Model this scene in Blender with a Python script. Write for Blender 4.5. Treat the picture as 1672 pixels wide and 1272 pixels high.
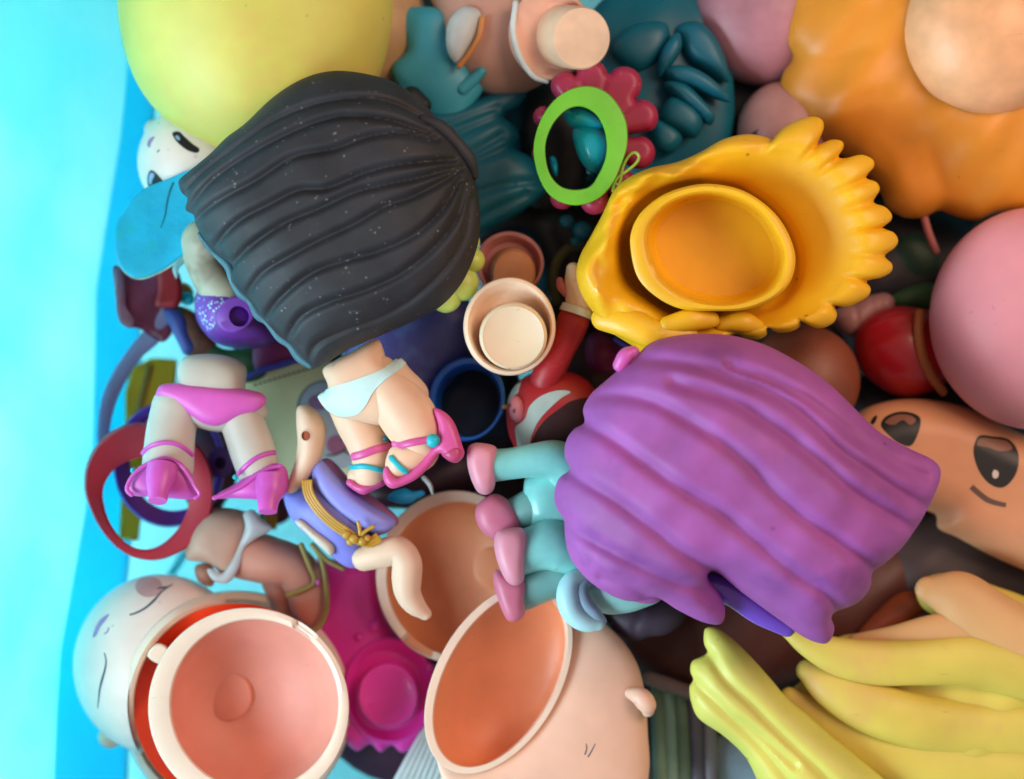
import bpy, bmesh, math, random
import numpy as np
from mathutils import Vector, geometry
from mathutils.bvhtree import BVHTree
for o in list(bpy.data.objects): bpy.data.objects.remove(o)
random.seed(7); RNG = np.random.default_rng(7)
SC = bpy.context.scene
S = 0.0001            # one working unit = 0.1 mm (one pixel of the photo at the focus height)
H = 3200.0            # camera height over the focus height, in working units
FLOOR = -430.0

# ------------------------------------------------------------------ camera
cam = bpy.data.cameras.new('camera'); camo = bpy.data.objects.new('camera', cam)
SC.collection.objects.link(camo); SC.camera = camo
camo.location = (0, 0, H*S)
cam.sensor_width = 36; cam.lens = 36*H/1672; cam.clip_start = 0.01; cam.clip_end = 5
cam.dof.use_dof = True; cam.dof.focus_distance = (H-45)*S; cam.dof.aperture_fstop = 8
# ------------------------------------------------------------------ world and lamps
w = bpy.data.worlds.new('World'); SC.world = w; w.use_nodes = True
bg = w.node_tree.nodes['Background']; bg.inputs[0].default_value = (0.78, 0.62, 0.60, 1); bg.inputs[1].default_value = 0.32
def lamp(name, loc, tgt, size, power, col, sizey=None):
    l = bpy.data.lights.new(name, 'AREA'); l.size = size*S; l.energy = power; l.color = col
    if sizey: l.shape = 'RECTANGLE'; l.size_y = sizey*S
    o = bpy.data.objects.new(name, l); SC.collection.objects.link(o)
    o.location = Vector(loc)*S
    o.rotation_euler = (Vector(tgt)-Vector(loc)).to_track_quat('-Z', 'Y').to_euler()
    return o
lamp('window_light', (-3400, -1500, 2300), (0, 0, 0), 2600, 2.3, (0.66, 0.88, 1.0), 2000)
lamp('low_side_light', (-2500, -250, -500), (-700, 0, -700), 1900, 2.3, (0.93, 0.98, 1.0), 600)  # added lamp, aimed low under the bin to brighten its wall and base
lamp('room_light', (2300, 1400, 2900), (200, 0, 0), 2000, 0.75, (1.0, 0.68, 0.50))
SC.view_settings.view_transform = 'Standard'; SC.view_settings.look = 'None'; SC.view_settings.exposure = 0.27
SC.cycles.max_bounces = 8; SC.cycles.use_denoising = True; SC.cycles.caustics_reflective = False

# ------------------------------------------------------------------ materials
def lin(c):
    if isinstance(c, str):
        c = [int(c[i:i+2], 16)/255 for i in (0, 2, 4)]
    return tuple(x/12.92 if x <= .04045 else ((x+.055)/1.055)**2.4 for x in c)
MATS = {}
def mat(name, col, rough=.4, sss=.15, bump=.15, grain=60, mott=.10, spots=0, dust=0, coat=0.0, spec=.5, alpha=1, trans=0, glitter=0, metal=0, smudge=None, scuff=.4):
    if name in MATS: return MATS[name]
    m = bpy.data.materials.new(name); m.use_nodes = True; MATS[name] = m
    nt = m.node_tree; N = nt.nodes; L = nt.links; b = N['Principled BSDF']
    c = lin(col)
    tc = N.new('ShaderNodeTexCoord'); mp = N.new('ShaderNodeMapping'); L.new(tc.outputs['Object'], mp.inputs[0])
    mp.inputs['Location'].default_value = (RNG.random()*.3, RNG.random()*.3, 0)
    def noise(sc, det=3, r=.6):
        n = N.new('ShaderNodeTexNoise'); n.inputs['Scale'].default_value = sc; n.inputs['Detail'].default_value = det
        n.inputs['Roughness'].default_value = r; L.new(mp.outputs[0], n.inputs[0]); return n
    def ramp(src, a, bb):
        r = N.new('ShaderNodeMapRange'); r.inputs[1].default_value = a; r.inputs[2].default_value = bb; L.new(src, r.inputs[0]); return r.outputs[0]
    def mix(fac, A, B):
        x = N.new('ShaderNodeMix'); x.data_type = 'RGBA'
        if hasattr(fac, 'links'): L.new(fac, x.inputs[0])
        else: x.inputs[0].default_value = fac
        for s, v in ((6, A), (7, B)):
            if hasattr(v, 'links'): L.new(v, x.inputs[s])
            else: x.inputs[s].default_value = (*v, 1)
        return x.outputs[2]
    n1 = noise(grain*1.6)
    dk = tuple(x*(1-2.4*mott) for x in c); lt = tuple(min(1, x*(1+mott)) for x in c)
    out = mix(ramp(n1.outputs[0], .32, .68), dk, lt)
    if smudge:
        n = noise(grain*1.1, 4, .7); out = mix(ramp(n.outputs[0], .56, .74), out, lin(smudge))
    # grime specks that any handled toy carries
    if spots:
        v = N.new('ShaderNodeTexVoronoi'); v.inputs['Scale'].default_value = 260; L.new(mp.outputs[0], v.inputs[0])
        r1 = ramp(v.outputs[0], .12, .05); n = noise(150, 1)
        mu = N.new('ShaderNodeMath'); mu.operation = 'MULTIPLY'; L.new(r1, mu.inputs[0]); L.new(ramp(n.outputs[0], .55, .62), mu.inputs[1])
        m2 = N.new('ShaderNodeMath'); m2.operation = 'MULTIPLY'; m2.inputs[1].default_value = spots; L.new(mu.outputs[0], m2.inputs[0])
        out = mix(m2.outputs[0], out, tuple(x*.22 for x in c))
    if dust:
        v = N.new('ShaderNodeTexVoronoi'); v.inputs['Scale'].default_value = 1000; L.new(mp.outputs[0], v.inputs[0])
        r1 = ramp(v.outputs[0], .27, .10); n = noise(420, 1)
        mu = N.new('ShaderNodeMath'); mu.operation = 'MULTIPLY'; L.new(r1, mu.inputs[0]); L.new(ramp(n.outputs[0], .56, .66), mu.inputs[1])
        m2 = N.new('ShaderNodeMath'); m2.operation = 'MULTIPLY'; m2.inputs[1].default_value = dust; L.new(mu.outputs[0], m2.inputs[0])
        out = mix(m2.outputs[0], out, (.26, .27, .28))
    if glitter:
        v = N.new('ShaderNodeTexVoronoi'); v.inputs['Scale'].default_value = 1500; L.new(mp.outputs[0], v.inputs[0])
        r1 = ramp(v.outputs[0], .42, .22); n = noise(600, 1)
        mu = N.new('ShaderNodeMath'); mu.operation = 'MULTIPLY'; L.new(r1, mu.inputs[0]); L.new(ramp(n.outputs[0], .38, .5), mu.inputs[1])
        m2 = N.new('ShaderNodeMath'); m2.operation = 'MULTIPLY'; m2.inputs[1].default_value = glitter; L.new(mu.outputs[0], m2.inputs[0])
        out = mix(m2.outputs[0], out, (.5, .85, .95))
    if scuff:
        mp2 = N.new('ShaderNodeMapping'); L.new(tc.outputs['Object'], mp2.inputs[0]); mp2.inputs['Rotation'].default_value = (0, 0, RNG.random()*3); mp2.inputs['Scale'].default_value = (1, 9, 9)
        ns = N.new('ShaderNodeTexNoise'); ns.inputs['Scale'].default_value = 120; ns.inputs['Detail'].default_value = 2; L.new(mp2.outputs[0], ns.inputs[0])
        ms_ = noise(55, 1); mu = N.new('ShaderNodeMath'); mu.operation = 'MULTIPLY'; L.new(ramp(ns.outputs[0], .70, .76), mu.inputs[0]); L.new(ramp(ms_.outputs[0], .46, .62), mu.inputs[1])
        m2 = N.new('ShaderNodeMath'); m2.operation = 'MULTIPLY'; m2.inputs[1].default_value = scuff; L.new(mu.outputs[0], m2.inputs[0])
        out = mix(m2.outputs[0], out, tuple(min(1, x*.45+.02) for x in c) if sum(c) > .6 else tuple(x*1.7+.06 for x in c))
    L.new(out, b.inputs['Base Color'])
    nr = noise(grain*4, 4); rr = N.new('ShaderNodeMapRange'); rr.inputs[3].default_value = rough*.9+.05; rr.inputs[4].default_value = min(1, rough*1.3+.07)
    L.new(nr.outputs[0], rr.inputs[0]); L.new(rr.outputs[0], b.inputs['Roughness'])
    b.inputs['Specular IOR Level'].default_value = spec; b.inputs['Metallic'].default_value = metal
    b.inputs['Coat Weight'].default_value = coat; b.inputs['Coat Roughness'].default_value = .12
    if sss:
        b.inputs['Subsurface Weight'].default_value = sss; b.inputs['Subsurface Scale'].default_value = .0022
        b.inputs['Subsurface Radius'].default_value = (1.0, .55, .35) if c[0] > c[2] else (.6, .6, 1.0)
    if bump:
        n3 = noise(grain*14, 5, .65); bp = N.new('ShaderNodeBump'); bp.inputs['Strength'].default_value = bump; bp.inputs['Distance'].default_value = .00012
        n4 = noise(grain*1.8, 2); ad = N.new('ShaderNodeMath'); ad.operation = 'MULTIPLY_ADD'; ad.inputs[1].default_value = 3.5
        L.new(n4.outputs[0], ad.inputs[0]); L.new(n3.outputs[0], ad.inputs[2]); L.new(ad.outputs[0], bp.inputs['Height']); L.new(bp.outputs[0], b.inputs['Normal'])
    if trans: b.inputs['Transmission Weight'].default_value = trans
    if alpha < 1: b.inputs['Alpha'].default_value = alpha
    return m
def clear_mat(name, col, tl=.75, rough=.18, thr=.0):
    """milky translucent plastic: daylight goes through it diffusely"""
    m = bpy.data.materials.new(name); m.use_nodes = True; nt = m.node_tree; N = nt.nodes; L = nt.links
    N.remove(N['Principled BSDF']); out = N['Material Output']; c = lin(col)
    t = N.new('ShaderNodeBsdfTranslucent'); t.inputs[0].default_value = (*c, 1)
    d = N.new('ShaderNodeBsdfDiffuse'); d.inputs[0].default_value = (*c, 1)
    g = N.new('ShaderNodeBsdfGlossy'); g.inputs['Roughness'].default_value = rough
    tp = N.new('ShaderNodeBsdfTransparent'); tp.inputs[0].default_value = (*c, 1)
    tcc = N.new('ShaderNodeTexCoord'); nc = N.new('ShaderNodeTexNoise'); nc.inputs['Scale'].default_value = 24; nc.inputs['Detail'].default_value = 4; L.new(tcc.outputs['Object'], nc.inputs[0])
    mr_ = N.new('ShaderNodeMapRange'); mr_.inputs[1].default_value = .38; mr_.inputs[2].default_value = .68; L.new(nc.outputs[0], mr_.inputs[0])
    mc_ = N.new('ShaderNodeMix'); mc_.data_type = 'RGBA'; L.new(mr_.outputs[0], mc_.inputs[0]); mc_.inputs[6].default_value = (c[0]*.80, c[1]*.95, c[2]*.97, 1); mc_.inputs[7].default_value = (min(1, c[0]*1.5), min(1, c[1]*1.05), min(1, c[2]*1.03), 1)
    L.new(mc_.outputs[2], t.inputs[0]); L.new(mc_.outputs[2], d.inputs[0])
    a = N.new('ShaderNodeMixShader'); a.inputs[0].default_value = tl; L.new(d.outputs[0], a.inputs[1]); L.new(t.outputs[0], a.inputs[2])
    a2 = N.new('ShaderNodeMixShader'); a2.inputs[0].default_value = thr; L.new(a.outputs[0], a2.inputs[1]); L.new(tp.outputs[0], a2.inputs[2])
    f = N.new('ShaderNodeFresnel'); f.inputs[0].default_value = 1.5
    tc = N.new('ShaderNodeTexCoord'); n = N.new('ShaderNodeTexNoise'); n.inputs['Scale'].default_value = 90; L.new(tc.outputs['Object'], n.inputs[0])
    bp = N.new('ShaderNodeBump'); bp.inputs['Strength'].default_value = .25; bp.inputs['Distance'].default_value = .0006; L.new(n.outputs[0], bp.inputs['Height'])
    for x in (d, g, f): L.new(bp.outputs[0], x.inputs['Normal'])
    b = N.new('ShaderNodeMixShader'); L.new(f.outputs[0], b.inputs[0]); L.new(a2.outputs[0], b.inputs[1]); L.new(g.outputs[0], b.inputs[2]); L.new(b.outputs[0], out.inputs[0])
    MATS[name] = m; return m

# ------------------------------------------------------------------ geometry helpers
def W(x, y, z=0.):
    k = (H-z)/H
    return np.array([(x-836)*k, -(y-636)*k, z])
GEO = {}; ORI = {}
def base_loc(p): return ORI[p.name]
def mk(name, V, F, m, parent=None, ang=42, **kw):
    V = np.asarray(V, float)
    if parent is None: org = V.mean(0)
    else: org = base_loc(parent)
    me = bpy.data.meshes.new(name); me.from_pydata(((V-org)*S).tolist(), [], [list(f) for f in F]); me.validate(); me.update()
    bm = bmesh.new(); bm.from_mesh(me); bmesh.ops.recalc_face_normals(bm, faces=bm.faces); bm.to_mesh(me); bm.free()
    me.polygons.foreach_set('use_smooth', [True]*len(me.polygons)); me.set_sharp_from_angle(angle=math.radians(ang))
    me.materials.append(m)
    o = bpy.data.objects.new(name, me); SC.collection.objects.link(o)
    if parent is not None: o.parent = parent
    else: o.location = org*S
    GEO[o.name] = (V, F); ORI[o.name] = org
    for k, v in kw.items(): o[k] = v
    return o
def T(name, label, cat, at, group=None):
    o = bpy.data.objects.new(name, None); SC.collection.objects.link(o); o.empty_display_size = .005
    p = W(*at); o.location = p*S; ORI[o.name] = p
    o['label'] = label; o['category'] = cat
    if group: o['group'] = group
    return o
def tag(o, label, cat, group=None):
    o['label'] = label; o['category'] = cat
    if group: o['group'] = group
    return o
def sm(pts, step=5., closed=True):
    """Catmull-Rom through pts, resampled evenly"""
    P = np.asarray(pts, float); n = len(P); out = []
    rng = range(n) if closed else range(n-1)
    for i in rng:
        if closed: a, b, c, d = P[(i-1) % n], P[i], P[(i+1) % n], P[(i+2) % n]
        else: a, b, c, d = P[max(i-1, 0)], P[i], P[i+1], P[min(i+2, n-1)]
        # centripetal tangents keep tight corners from overshooting
        t1 = max(np.linalg.norm(b-a), 1e-6)**.5; t2 = max(np.linalg.norm(c-b), 1e-6)**.5; t3 = max(np.linalg.norm(d-c), 1e-6)**.5
        if not closed and i == 0: a = b-(c-b); t1 = t2
        if not closed and i == n-2: d = c+(c-b); t3 = t2
        m1 = (b-a)/t1-(c-a)/(t1+t2)+(c-b)/t2; m2 = (c-b)/t2-(d-b)/(t2+t3)+(d-c)/t3
        m1 *= t2; m2 *= t2
        for t in np.linspace(0, 1, 9)[:-1]:
            out.append((2*t**3-3*t**2+1)*b+(t**3-2*t**2+t)*m1+(-2*t**3+3*t**2)*c+(t**3-t**2)*m2)
    if not closed: out.append(P[-1])
    Q = np.array(out)
    R = np.vstack([Q, Q[:1]]) if closed else Q
    d = np.r_[0, np.cumsum(np.linalg.norm(np.diff(R, axis=0), axis=1))]
    k = max(int(round(d[-1]/step)), 6 if closed else 2)
    s = np.linspace(0, d[-1], k+1)
    if closed: s = s[:-1]
    return np.stack([np.interp(s, d, R[:, j]) for j in range(R.shape[1])], 1)
def Z(ox, oy, pts, f=3.976): return [(ox+a/f, oy+b/f) for a, b in pts]
def E(cx, cy, rx, ry, rot=0, n=40):
    t = np.linspace(0, 2*np.pi, n, endpoint=False); c, s = math.cos(math.radians(rot)), math.sin(math.radians(rot))
    return np.stack([cx+rx*np.cos(t)*c-ry*np.sin(t)*s, cy+rx*np.cos(t)*s+ry*np.sin(t)*c], 1)
def inpoly(P, poly):
    x, y = P[:, 0], P[:, 1]; r = np.zeros(len(P), bool); a = poly; b = np.roll(poly, -1, 0)
    for (x0, y0), (x1, y1) in zip(a, b):
        if y0 == y1: continue
        c = ((y0 > y) != (y1 > y)) & (x < (x1-x0)*(y-y0)/(y1-y0)+x0); r ^= c
    return r
def segdist(P, line, closed=False):
    A = line; B = np.roll(line, -1, 0)
    if not closed: A = line[:-1]; B = line[1:]
    d = np.full(len(P), 1e9)
    for a, b in zip(A, B):
        ab = b-a; t = np.clip(((P-a)@ab)/max(ab@ab, 1e-9), 0, 1)
        d = np.minimum(d, np.hypot(*(P-(a+t[:, None]*ab)).T))
    return d
def cdt(outl, step, holes=(), rings=(1.2, 3.5)):
    loops = [outl]+list(holes); pts = [p for l in loops for p in l]; edges = []; o = 0
    for l in loops:
        edges += [(o+i, o+(i+1) % len(l)) for i in range(len(l))]; o += len(l)
    lo, hi = outl.min(0), outl.max(0); xs = np.arange(lo[0], hi[0], step); ys = np.arange(lo[1], hi[1], step*.87)
    gx, gy = np.meshgrid(xs, ys); gx = gx+((np.arange(len(ys)) % 2)*step/2)[:, None]; G = np.stack([gx.ravel(), gy.ravel()], 1)
    G = G[inpoly(G, outl)]
    if len(G):
        dd = segdist(G, outl, True)
        for h in holes: dd = np.minimum(dd, segdist(G, h, True)); 
        k = dd > (max(rings)+step*.55 if rings else step*.5)
        for h in holes: k &= ~inpoly(G, h)
        G = G[k]
    extra = []
    for l in loops:
        tg = np.roll(l, -1, 0)-np.roll(l, 1, 0); nn = np.stack([-tg[:, 1], tg[:, 0]], 1); nn /= np.maximum(np.linalg.norm(nn, axis=1), 1e-9)[:, None]
        for r in rings:
            for sgn in (1, -1):
                q = l+nn*r*sgn; k = inpoly(q, outl)
                for h in holes: k &= ~inpoly(q, h)
                q = q[k]
                if len(q):
                    d = segdist(q, outl, True)
                    for h in holes: d = np.minimum(d, segdist(q, h, True))
                    extra.append(q[d > r*.8])
    allp = np.vstack([np.array(pts)]+extra+([G] if len(G) else []))
    v, e, f, *_ = geometry.delaunay_2d_cdt([Vector(p) for p in allp], edges, [], 1, 1e-4)
    V = np.array([tuple(q) for q in v]); F = np.array([t for t in f if len(t) == 3])
    C = V[F].mean(1); k = inpoly(C, outl)
    for h in holes: k &= ~inpoly(C, h)
    return V, F[k]
def border(F):
    from collections import Counter
    c = Counter()
    for t in F:
        for i in range(3): c[(t[i], t[(i+1) % 3])] += 1
    return [(a, b) for (a, b) in c if (b, a) not in c]
def poisson(V, F, bmask):
    n = len(V); i, j, k = F.T
    I, J, Wt = [], [], []; area = np.zeros(n)
    for a, b, c in ((i, j, k), (j, k, i), (k, i, j)):
        u = V[a]-V[c]; v = V[b]-V[c]; cr = np.abs(u[:, 0]*v[:, 1]-u[:, 1]*v[:, 0])+1e-6
        ct = np.clip(.5*(u*v).sum(1)/cr, 0.01, 50); I += [a, b]; J += [b, a]; Wt += [ct, ct]; np.add.at(area, c, cr/6)
    I = np.concatenate(I); J = np.concatenate(J); Wt = np.concatenate(Wt); D = np.bincount(I, Wt, n)+1e-9
    fr = ~bmask; x = np.zeros(n); b = area*fr
    def A(x): return (D*x-np.bincount(I, Wt*x[J], n))*fr
    r = b-A(x); zz = r/D; p = zz.copy(); rz = r@zz
    for _ in range(400):
        Ap = A(p); al = rz/max(p@Ap, 1e-20); x += al*p; r -= al*Ap; zz = r/D; rn = r@zz
        if rn < 1e-9*max(rz, 1e-12) or np.abs(r).max() < 1e-5: break
        p = zz+rn/rz*p; rz = rn
    return np.maximum(x, 0)
def blob(name, pts, z, h, m, parent=None, depth=None, step=6., r=None, pw=.5, fz=None, grooves=(), gw=22, gd=10, rough=0, disp=None,
         holes=(), smooth=True, cap=None, rings=None, ang=50, **kw):
    """solid pillow on an outline: h = height over the outline's plane, depth = under it; grooves = polylines pressed in between the locks"""
    o = sm(pts, step) if smooth else np.asarray(pts, float)
    hs = [sm(q, step) if smooth else np.asarray(q, float) for q in holes]
    if rings is None: rings = (step*.18, step*.55)
    V, F = cdt(o, step, hs, rings)
    be = border(F); bm = np.zeros(len(V), bool); bm[list({x for e in be for x in e})] = True
    if r:
        d = segdist(V, o, True)
        for q in hs: d = np.minimum(d, segdist(V, q, True))
        t = np.clip(d/r, 0, 1); g = np.sqrt(np.maximum(1-(1-t)**2, 0))
    else:
        ph = poisson(V, F, bm); g = (ph/max(ph.max(), 1e-9))**pw
    if cap: g = 1-(1-g)**(1.0+2.2*(1-cap))
    g[bm] = 0
    top = g*h
    if len(grooves):
        dg = np.full(len(V), 1e9)
        for q in grooves: dg = np.minimum(dg, segdist(V, sm(q, step, False)))
        t = np.clip(np.sqrt((dg/gw)**2+.06)*1.0, 0, 1); top = top-gd*(1-np.sqrt(np.maximum(1-(1-t)**2, 0)))*np.minimum(1, g*2.5)
    if disp is not None: top = top+disp(V[:, 0], V[:, 1])*np.minimum(1, g*2)
    if rough:
        ph = RNG.random(8)*6.28
        x, y = V.T; top = top+rough*(np.sin(x*.031+ph[0]+np.sin(y*.023+ph[1]))+np.sin(y*.039+ph[2]+np.sin(x*.02+ph[3]))+.5*np.sin(x*.07+y*.05+ph[4]))*np.minimum(1, g*1.5)
    zb = np.full(len(V), float(z)) if fz is None else z+fz(V[:, 0], V[:, 1])
    dep = h*.6 if depth is None else depth
    k = (H-zb.mean())/H if fz is None else ((H-zb)/H)[:, None]
    XY = np.stack([V[:, 0]-836, -(V[:, 1]-636)], 1)*k
    n = len(V); inner = np.flatnonzero(~bm); idx = np.arange(n); idx[inner] = n+np.arange(len(inner))
    P = np.vstack([np.column_stack([XY, zb+top]), np.column_stack([XY[inner], (zb-g*dep)[inner]])])
    Fa = np.vstack([F, idx[F][:, ::-1]])
    return mk(name, P, Fa.tolist(), m, parent, ang, **kw)
def frames(P):
    Tn = np.gradient(P, axis=0); Tn /= np.maximum(np.linalg.norm(Tn, axis=1), 1e-9)[:, None]
    up = np.array([0, 0, 1.]); N = []
    for t in Tn:
        if abs(t@up) > .95: u = np.array([1., 0, 0])
        else: u = up
        if N: u = N[-1]
        nn = u-(u@t)*t; N.append(nn/np.linalg.norm(nn))
    N = np.array(N); return Tn, N, np.cross(Tn, N)
def tube(name, pts, m, parent=None, n=16, step=5, flat=1., caps='round', ang=45, closed=False, **kw):
    """pts rows: (px, py, z, radius)"""
    q = np.array(pts, float); P3 = np.array([np.r_[W(a, b, c), d] for a, b, c, d in q])
    Q = sm(P3, step, closed); P, R = Q[:, :3], Q[:, 3]
    if caps == 'round' and not closed:
        t0 = P[0]-P[1]; t0 /= np.linalg.norm(t0); t1 = P[-1]-P[-2]; t1 /= np.linalg.norm(t1)
        a = np.array([.97, .8, .55, .25]); b = np.sqrt(1-a**2)
        P = np.vstack([[P[0]+t0*R[0]*x for x in a[::1]], P, [P[-1]+t1*R[-1]*x for x in a[::-1]]]); R = np.r_[R[0]*b, R, R[-1]*b[::-1]]
    Tn, N, B = frames(P)
    if closed:
        Tn = np.roll(P, -1, 0)-np.roll(P, 1, 0); Tn /= np.linalg.norm(Tn, axis=1)[:, None]
        N = np.tile([0, 0, 1.], (len(P), 1)); N -= (N*Tn).sum(1)[:, None]*Tn; N /= np.linalg.norm(N, axis=1)[:, None]; B = np.cross(Tn, N)
    a = np.linspace(0, 2*np.pi, n, endpoint=False)
    V = (P[:, None]+R[:, None, None]*(np.cos(a)[None, :, None]*B[:, None]+flat*np.sin(a)[None, :, None]*N[:, None])).reshape(-1, 3)
    k = len(P); F = []
    for i in range(k if closed else k-1):
        for j in range(n):
            i2 = (i+1) % k; F.append((i*n+j, i*n+(j+1) % n, i2*n+(j+1) % n, i2*n+j))
    if not closed: F += [list(range(n)), [(k-1)*n+j for j in range(n)][::-1]]
    return mk(name, V, F, m, parent, ang, **kw)
def polar(outl, n, c=None):
    P = np.asarray(outl, float); c = P.mean(0) if c is None else np.asarray(c)
    P = sm(P, 3.); d = P-c; a = np.arctan2(d[:, 1], d[:, 0]); r = np.hypot(*d.T); o = np.argsort(a)
    t = np.linspace(-np.pi, np.pi, n, endpoint=False)
    rr = np.interp(t, a[o], r[o], period=2*np.pi); return np.stack([c[0]+rr*np.cos(t), c[1]+rr*np.sin(t)], 1)
def rings(name, secs, m, parent=None, n=96, closed=False, cap0=False, cap1=True, ang=38, tilt=(0, 0, 0, 0), mod=None, **kw):
    """loft through outlines (as seen in the photo) at heights; tilt = (cx, cy, dz/dx, dz/dy)"""
    L = []
    for q in secs:
        o, z = q[0], q[1]; c = q[2] if len(q) > 2 else None
        P = polar(o, n, c); zz = z+tilt[2]*(P[:, 0]-tilt[0])+tilt[3]*(P[:, 1]-tilt[1])
        if mod is not None: zz = zz+mod(len(L), P)
        k = (H-zz)/H; L.append(np.column_stack([(P[:, 0]-836)*k, -(P[:, 1]-636)*k, zz]))
    V = np.vstack(L); F = []; K = len(L)
    for i in range(K if closed else K-1):
        for j in range(n):
            i2 = (i+1) % K; F.append((i*n+j, i*n+(j+1) % n, i2*n+(j+1) % n, i2*n+j))
    if not closed:
        for use, i in ((cap0, 0), (cap1, K-1)):
            if use:
                V = np.vstack([V, L[i].mean(0)]); F += [(i*n+j, i*n+(j+1) % n, len(V)-1) for j in range(n)]
    return mk(name, V, F, m, parent, ang, **kw)
def ball(name, cx, cy, z, rx, ry, rz, m, parent=None, rot=0, ns=48, nr=28, disp=None, **kw):
    c = W(cx, cy, z); k = (H-z)/H; V = []; F = []; cr, sr = math.cos(math.radians(rot)), math.sin(math.radians(rot))
    for i in range(nr+1):
        ph = math.pi*i/nr
        for j in range(ns):
            t = 2*math.pi*j/ns; d = np.array([math.sin(ph)*math.cos(t), math.sin(ph)*math.sin(t), math.cos(ph)])
            q = d*np.array([rx*k, ry*k, rz])
            if disp is not None: q = q*(1+disp(d))
            V.append(c+np.array([q[0]*cr+q[1]*sr, -q[0]*sr+q[1]*cr, q[2]]))
    for i in range(nr):
        for j in range(ns):
            a, b = i*ns+j, i*ns+(j+1) % ns; F.append((a, a+ns, b+ns, b))
    # collapse the poles
    V = np.array(V); top = V[:ns].mean(0); bot = V[-ns:].mean(0); V = np.vstack([V, top, bot]); nT = len(V)-2
    G = []
    for f in F:
        i = f[0]//ns
        if i == 0: G.append((nT, f[1], f[2]))
        elif i == nr-1: G.append((f[0], nT+1, f[3]))
        else: G.append(f)
    used = sorted({x for f in G for x in f}); mp = {u: q for q, u in enumerate(used)}
    return mk(name, V[used], [[mp[x] for x in f] for f in G], m, parent, 60, **kw)
def caster(objs):
    V = []; F = []; o = 0
    for ob in objs:
        v, f = GEO[ob.name]; V += [tuple(p) for p in v]; F += [tuple(x+o for x in g) for g in f]; o = len(V)
    b = BVHTree.FromPolygons(V, F)
    def cast(P):
        res = []
        for x, y in P:
            d = Vector((x-836, -(y-636), -H)).normalized(); l, nn, i, dd = b.ray_cast(Vector((0, 0, H)), d)
            if l is None: res.append(None)
            else:
                if nn.dot(d) > 0: nn = -nn
                res.append((np.array(l), np.array(nn)))
        return res
    return cast
def decal(name, base, pts, m, parent, off=.5, step=4, smooth=True, thick=1.2, holes=(), **kw):
    """thin skin of paint laid on the surface of base (a closed shell a fraction of a millimetre thick)"""
    base = base if isinstance(base, (list, tuple)) else [base]
    o = sm(pts, step*.7) if smooth else np.asarray(pts, float)
    V, F = cdt(o, step, [sm(h, step*.7) for h in holes], ())
    hit = caster(base)(V); ok = np.array([q is not None for q in hit])
    F = [f for f in F if ok[list(f)].all()]
    z0 = [q[0][2] if q else 0 for q in hit]
    F = [f for f in F if max(z0[i] for i in f)-min(z0[i] for i in f) < step*9]
    if not F: print('DECAL MISS', name, kw); return None
    used = sorted({int(x) for f in F for x in f}); mp = {u: i for i, u in enumerate(used)}
    P = np.array([hit[u][0]+hit[u][1]*off for u in used]); Q = np.array([hit[u][0]+hit[u][1]*(off-thick) for u in used]); n = len(P)
    F = np.array([[mp[int(x)] for x in f] for f in F]); G = F.tolist()+(F[:, ::-1]+n).tolist()
    G += [(a, n+a, n+b, b) for a, b in border(F)]
    return mk(name, np.vstack([P, Q]), G, m, parent, 50, **kw)
def stroke(pts, w0, w1=None, w2=None, step=4):
    """outline of a brush line; widths at start, middle, end"""
    w1 = w0 if w1 is None else w1; w2 = w0 if w2 is None else w2
    P = sm(pts, step, False); t = np.linspace(0, 1, len(P)); wd = np.interp(t, [0, .5, 1], [w0, w1, w2])/2
    Tn = np.gradient(P, axis=0); N = np.stack([-Tn[:, 1], Tn[:, 0]], 1); N /= np.linalg.norm(N, axis=1)[:, None]
    return np.vstack([P+N*wd[:, None], (P-N*wd[:, None])[::-1]])
def drape(name, base, pts, rad, m, parent, lift=0., flat=.6, step=5, ends='round', **kw):
    """a strap or cord laid over base"""
    base = base if isinstance(base, (list, tuple)) else [base]
    P = sm(pts, step, False); hit = caster(base)(P); rr = np.interp(np.linspace(0, 1, len(P)), np.linspace(0, 1, len(rad)), rad) if hasattr(rad, '__len__') else [rad]*len(P)
    rows = []
    for h, r in zip(hit, rr):
        if h is None: continue
        q = h[0]+h[1]*(lift+r*flat*.3); k = (H-q[2])/H; rows.append((q[0]/k+836, 636-q[1]/k, q[2], r))
    if len(rows) < 2: print('DRAPE MISS', name); return None
    return tube(name, rows, m, parent, 12, step, flat, ends, **kw)
# ------------------------------------------------------------------ palette
skin = mat('skin_vinyl', 'ecc4a4', .42, .30, .12, 50, .05, spots=.5)
skin_d = mat('tan_vinyl', 'c48a74', .42, .25, .12, 50, .06, spots=.4)
peach = mat('peach_vinyl', 'efb090', .36, .35, .12, 40, .05, spots=.35)
peach_w = mat('pale_peach_vinyl', 'f2d6bf', .34, .25, .10, 40, .04, spots=.6)
pale = mat('porcelain_vinyl', 'f6e4d8', .35, .25, .08, 50, .04, spots=.3)
pink_sh = mat('pink_shoe_plastic', 'd8589a', .30, .15, .08, 60, .05, spots=.3)
mag_sh = mat('orchid_plastic', 'cf56b8', .28, .2, .08, 60, .05)
ink = mat('black_paint', '0d1216', .35, 0, .05, 60, .02)
ink_b = mat('slate_paint', '2e5365', .4, 0, .05, 60, .02)
teal_p = mat('turquoise_paint', '12b7c6', .35, 0, .1, 60, .04)
white_p = mat('aqua_white_paint', 'c9ecea', .5, .05, .25, 80, .05, spots=.6)

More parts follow.
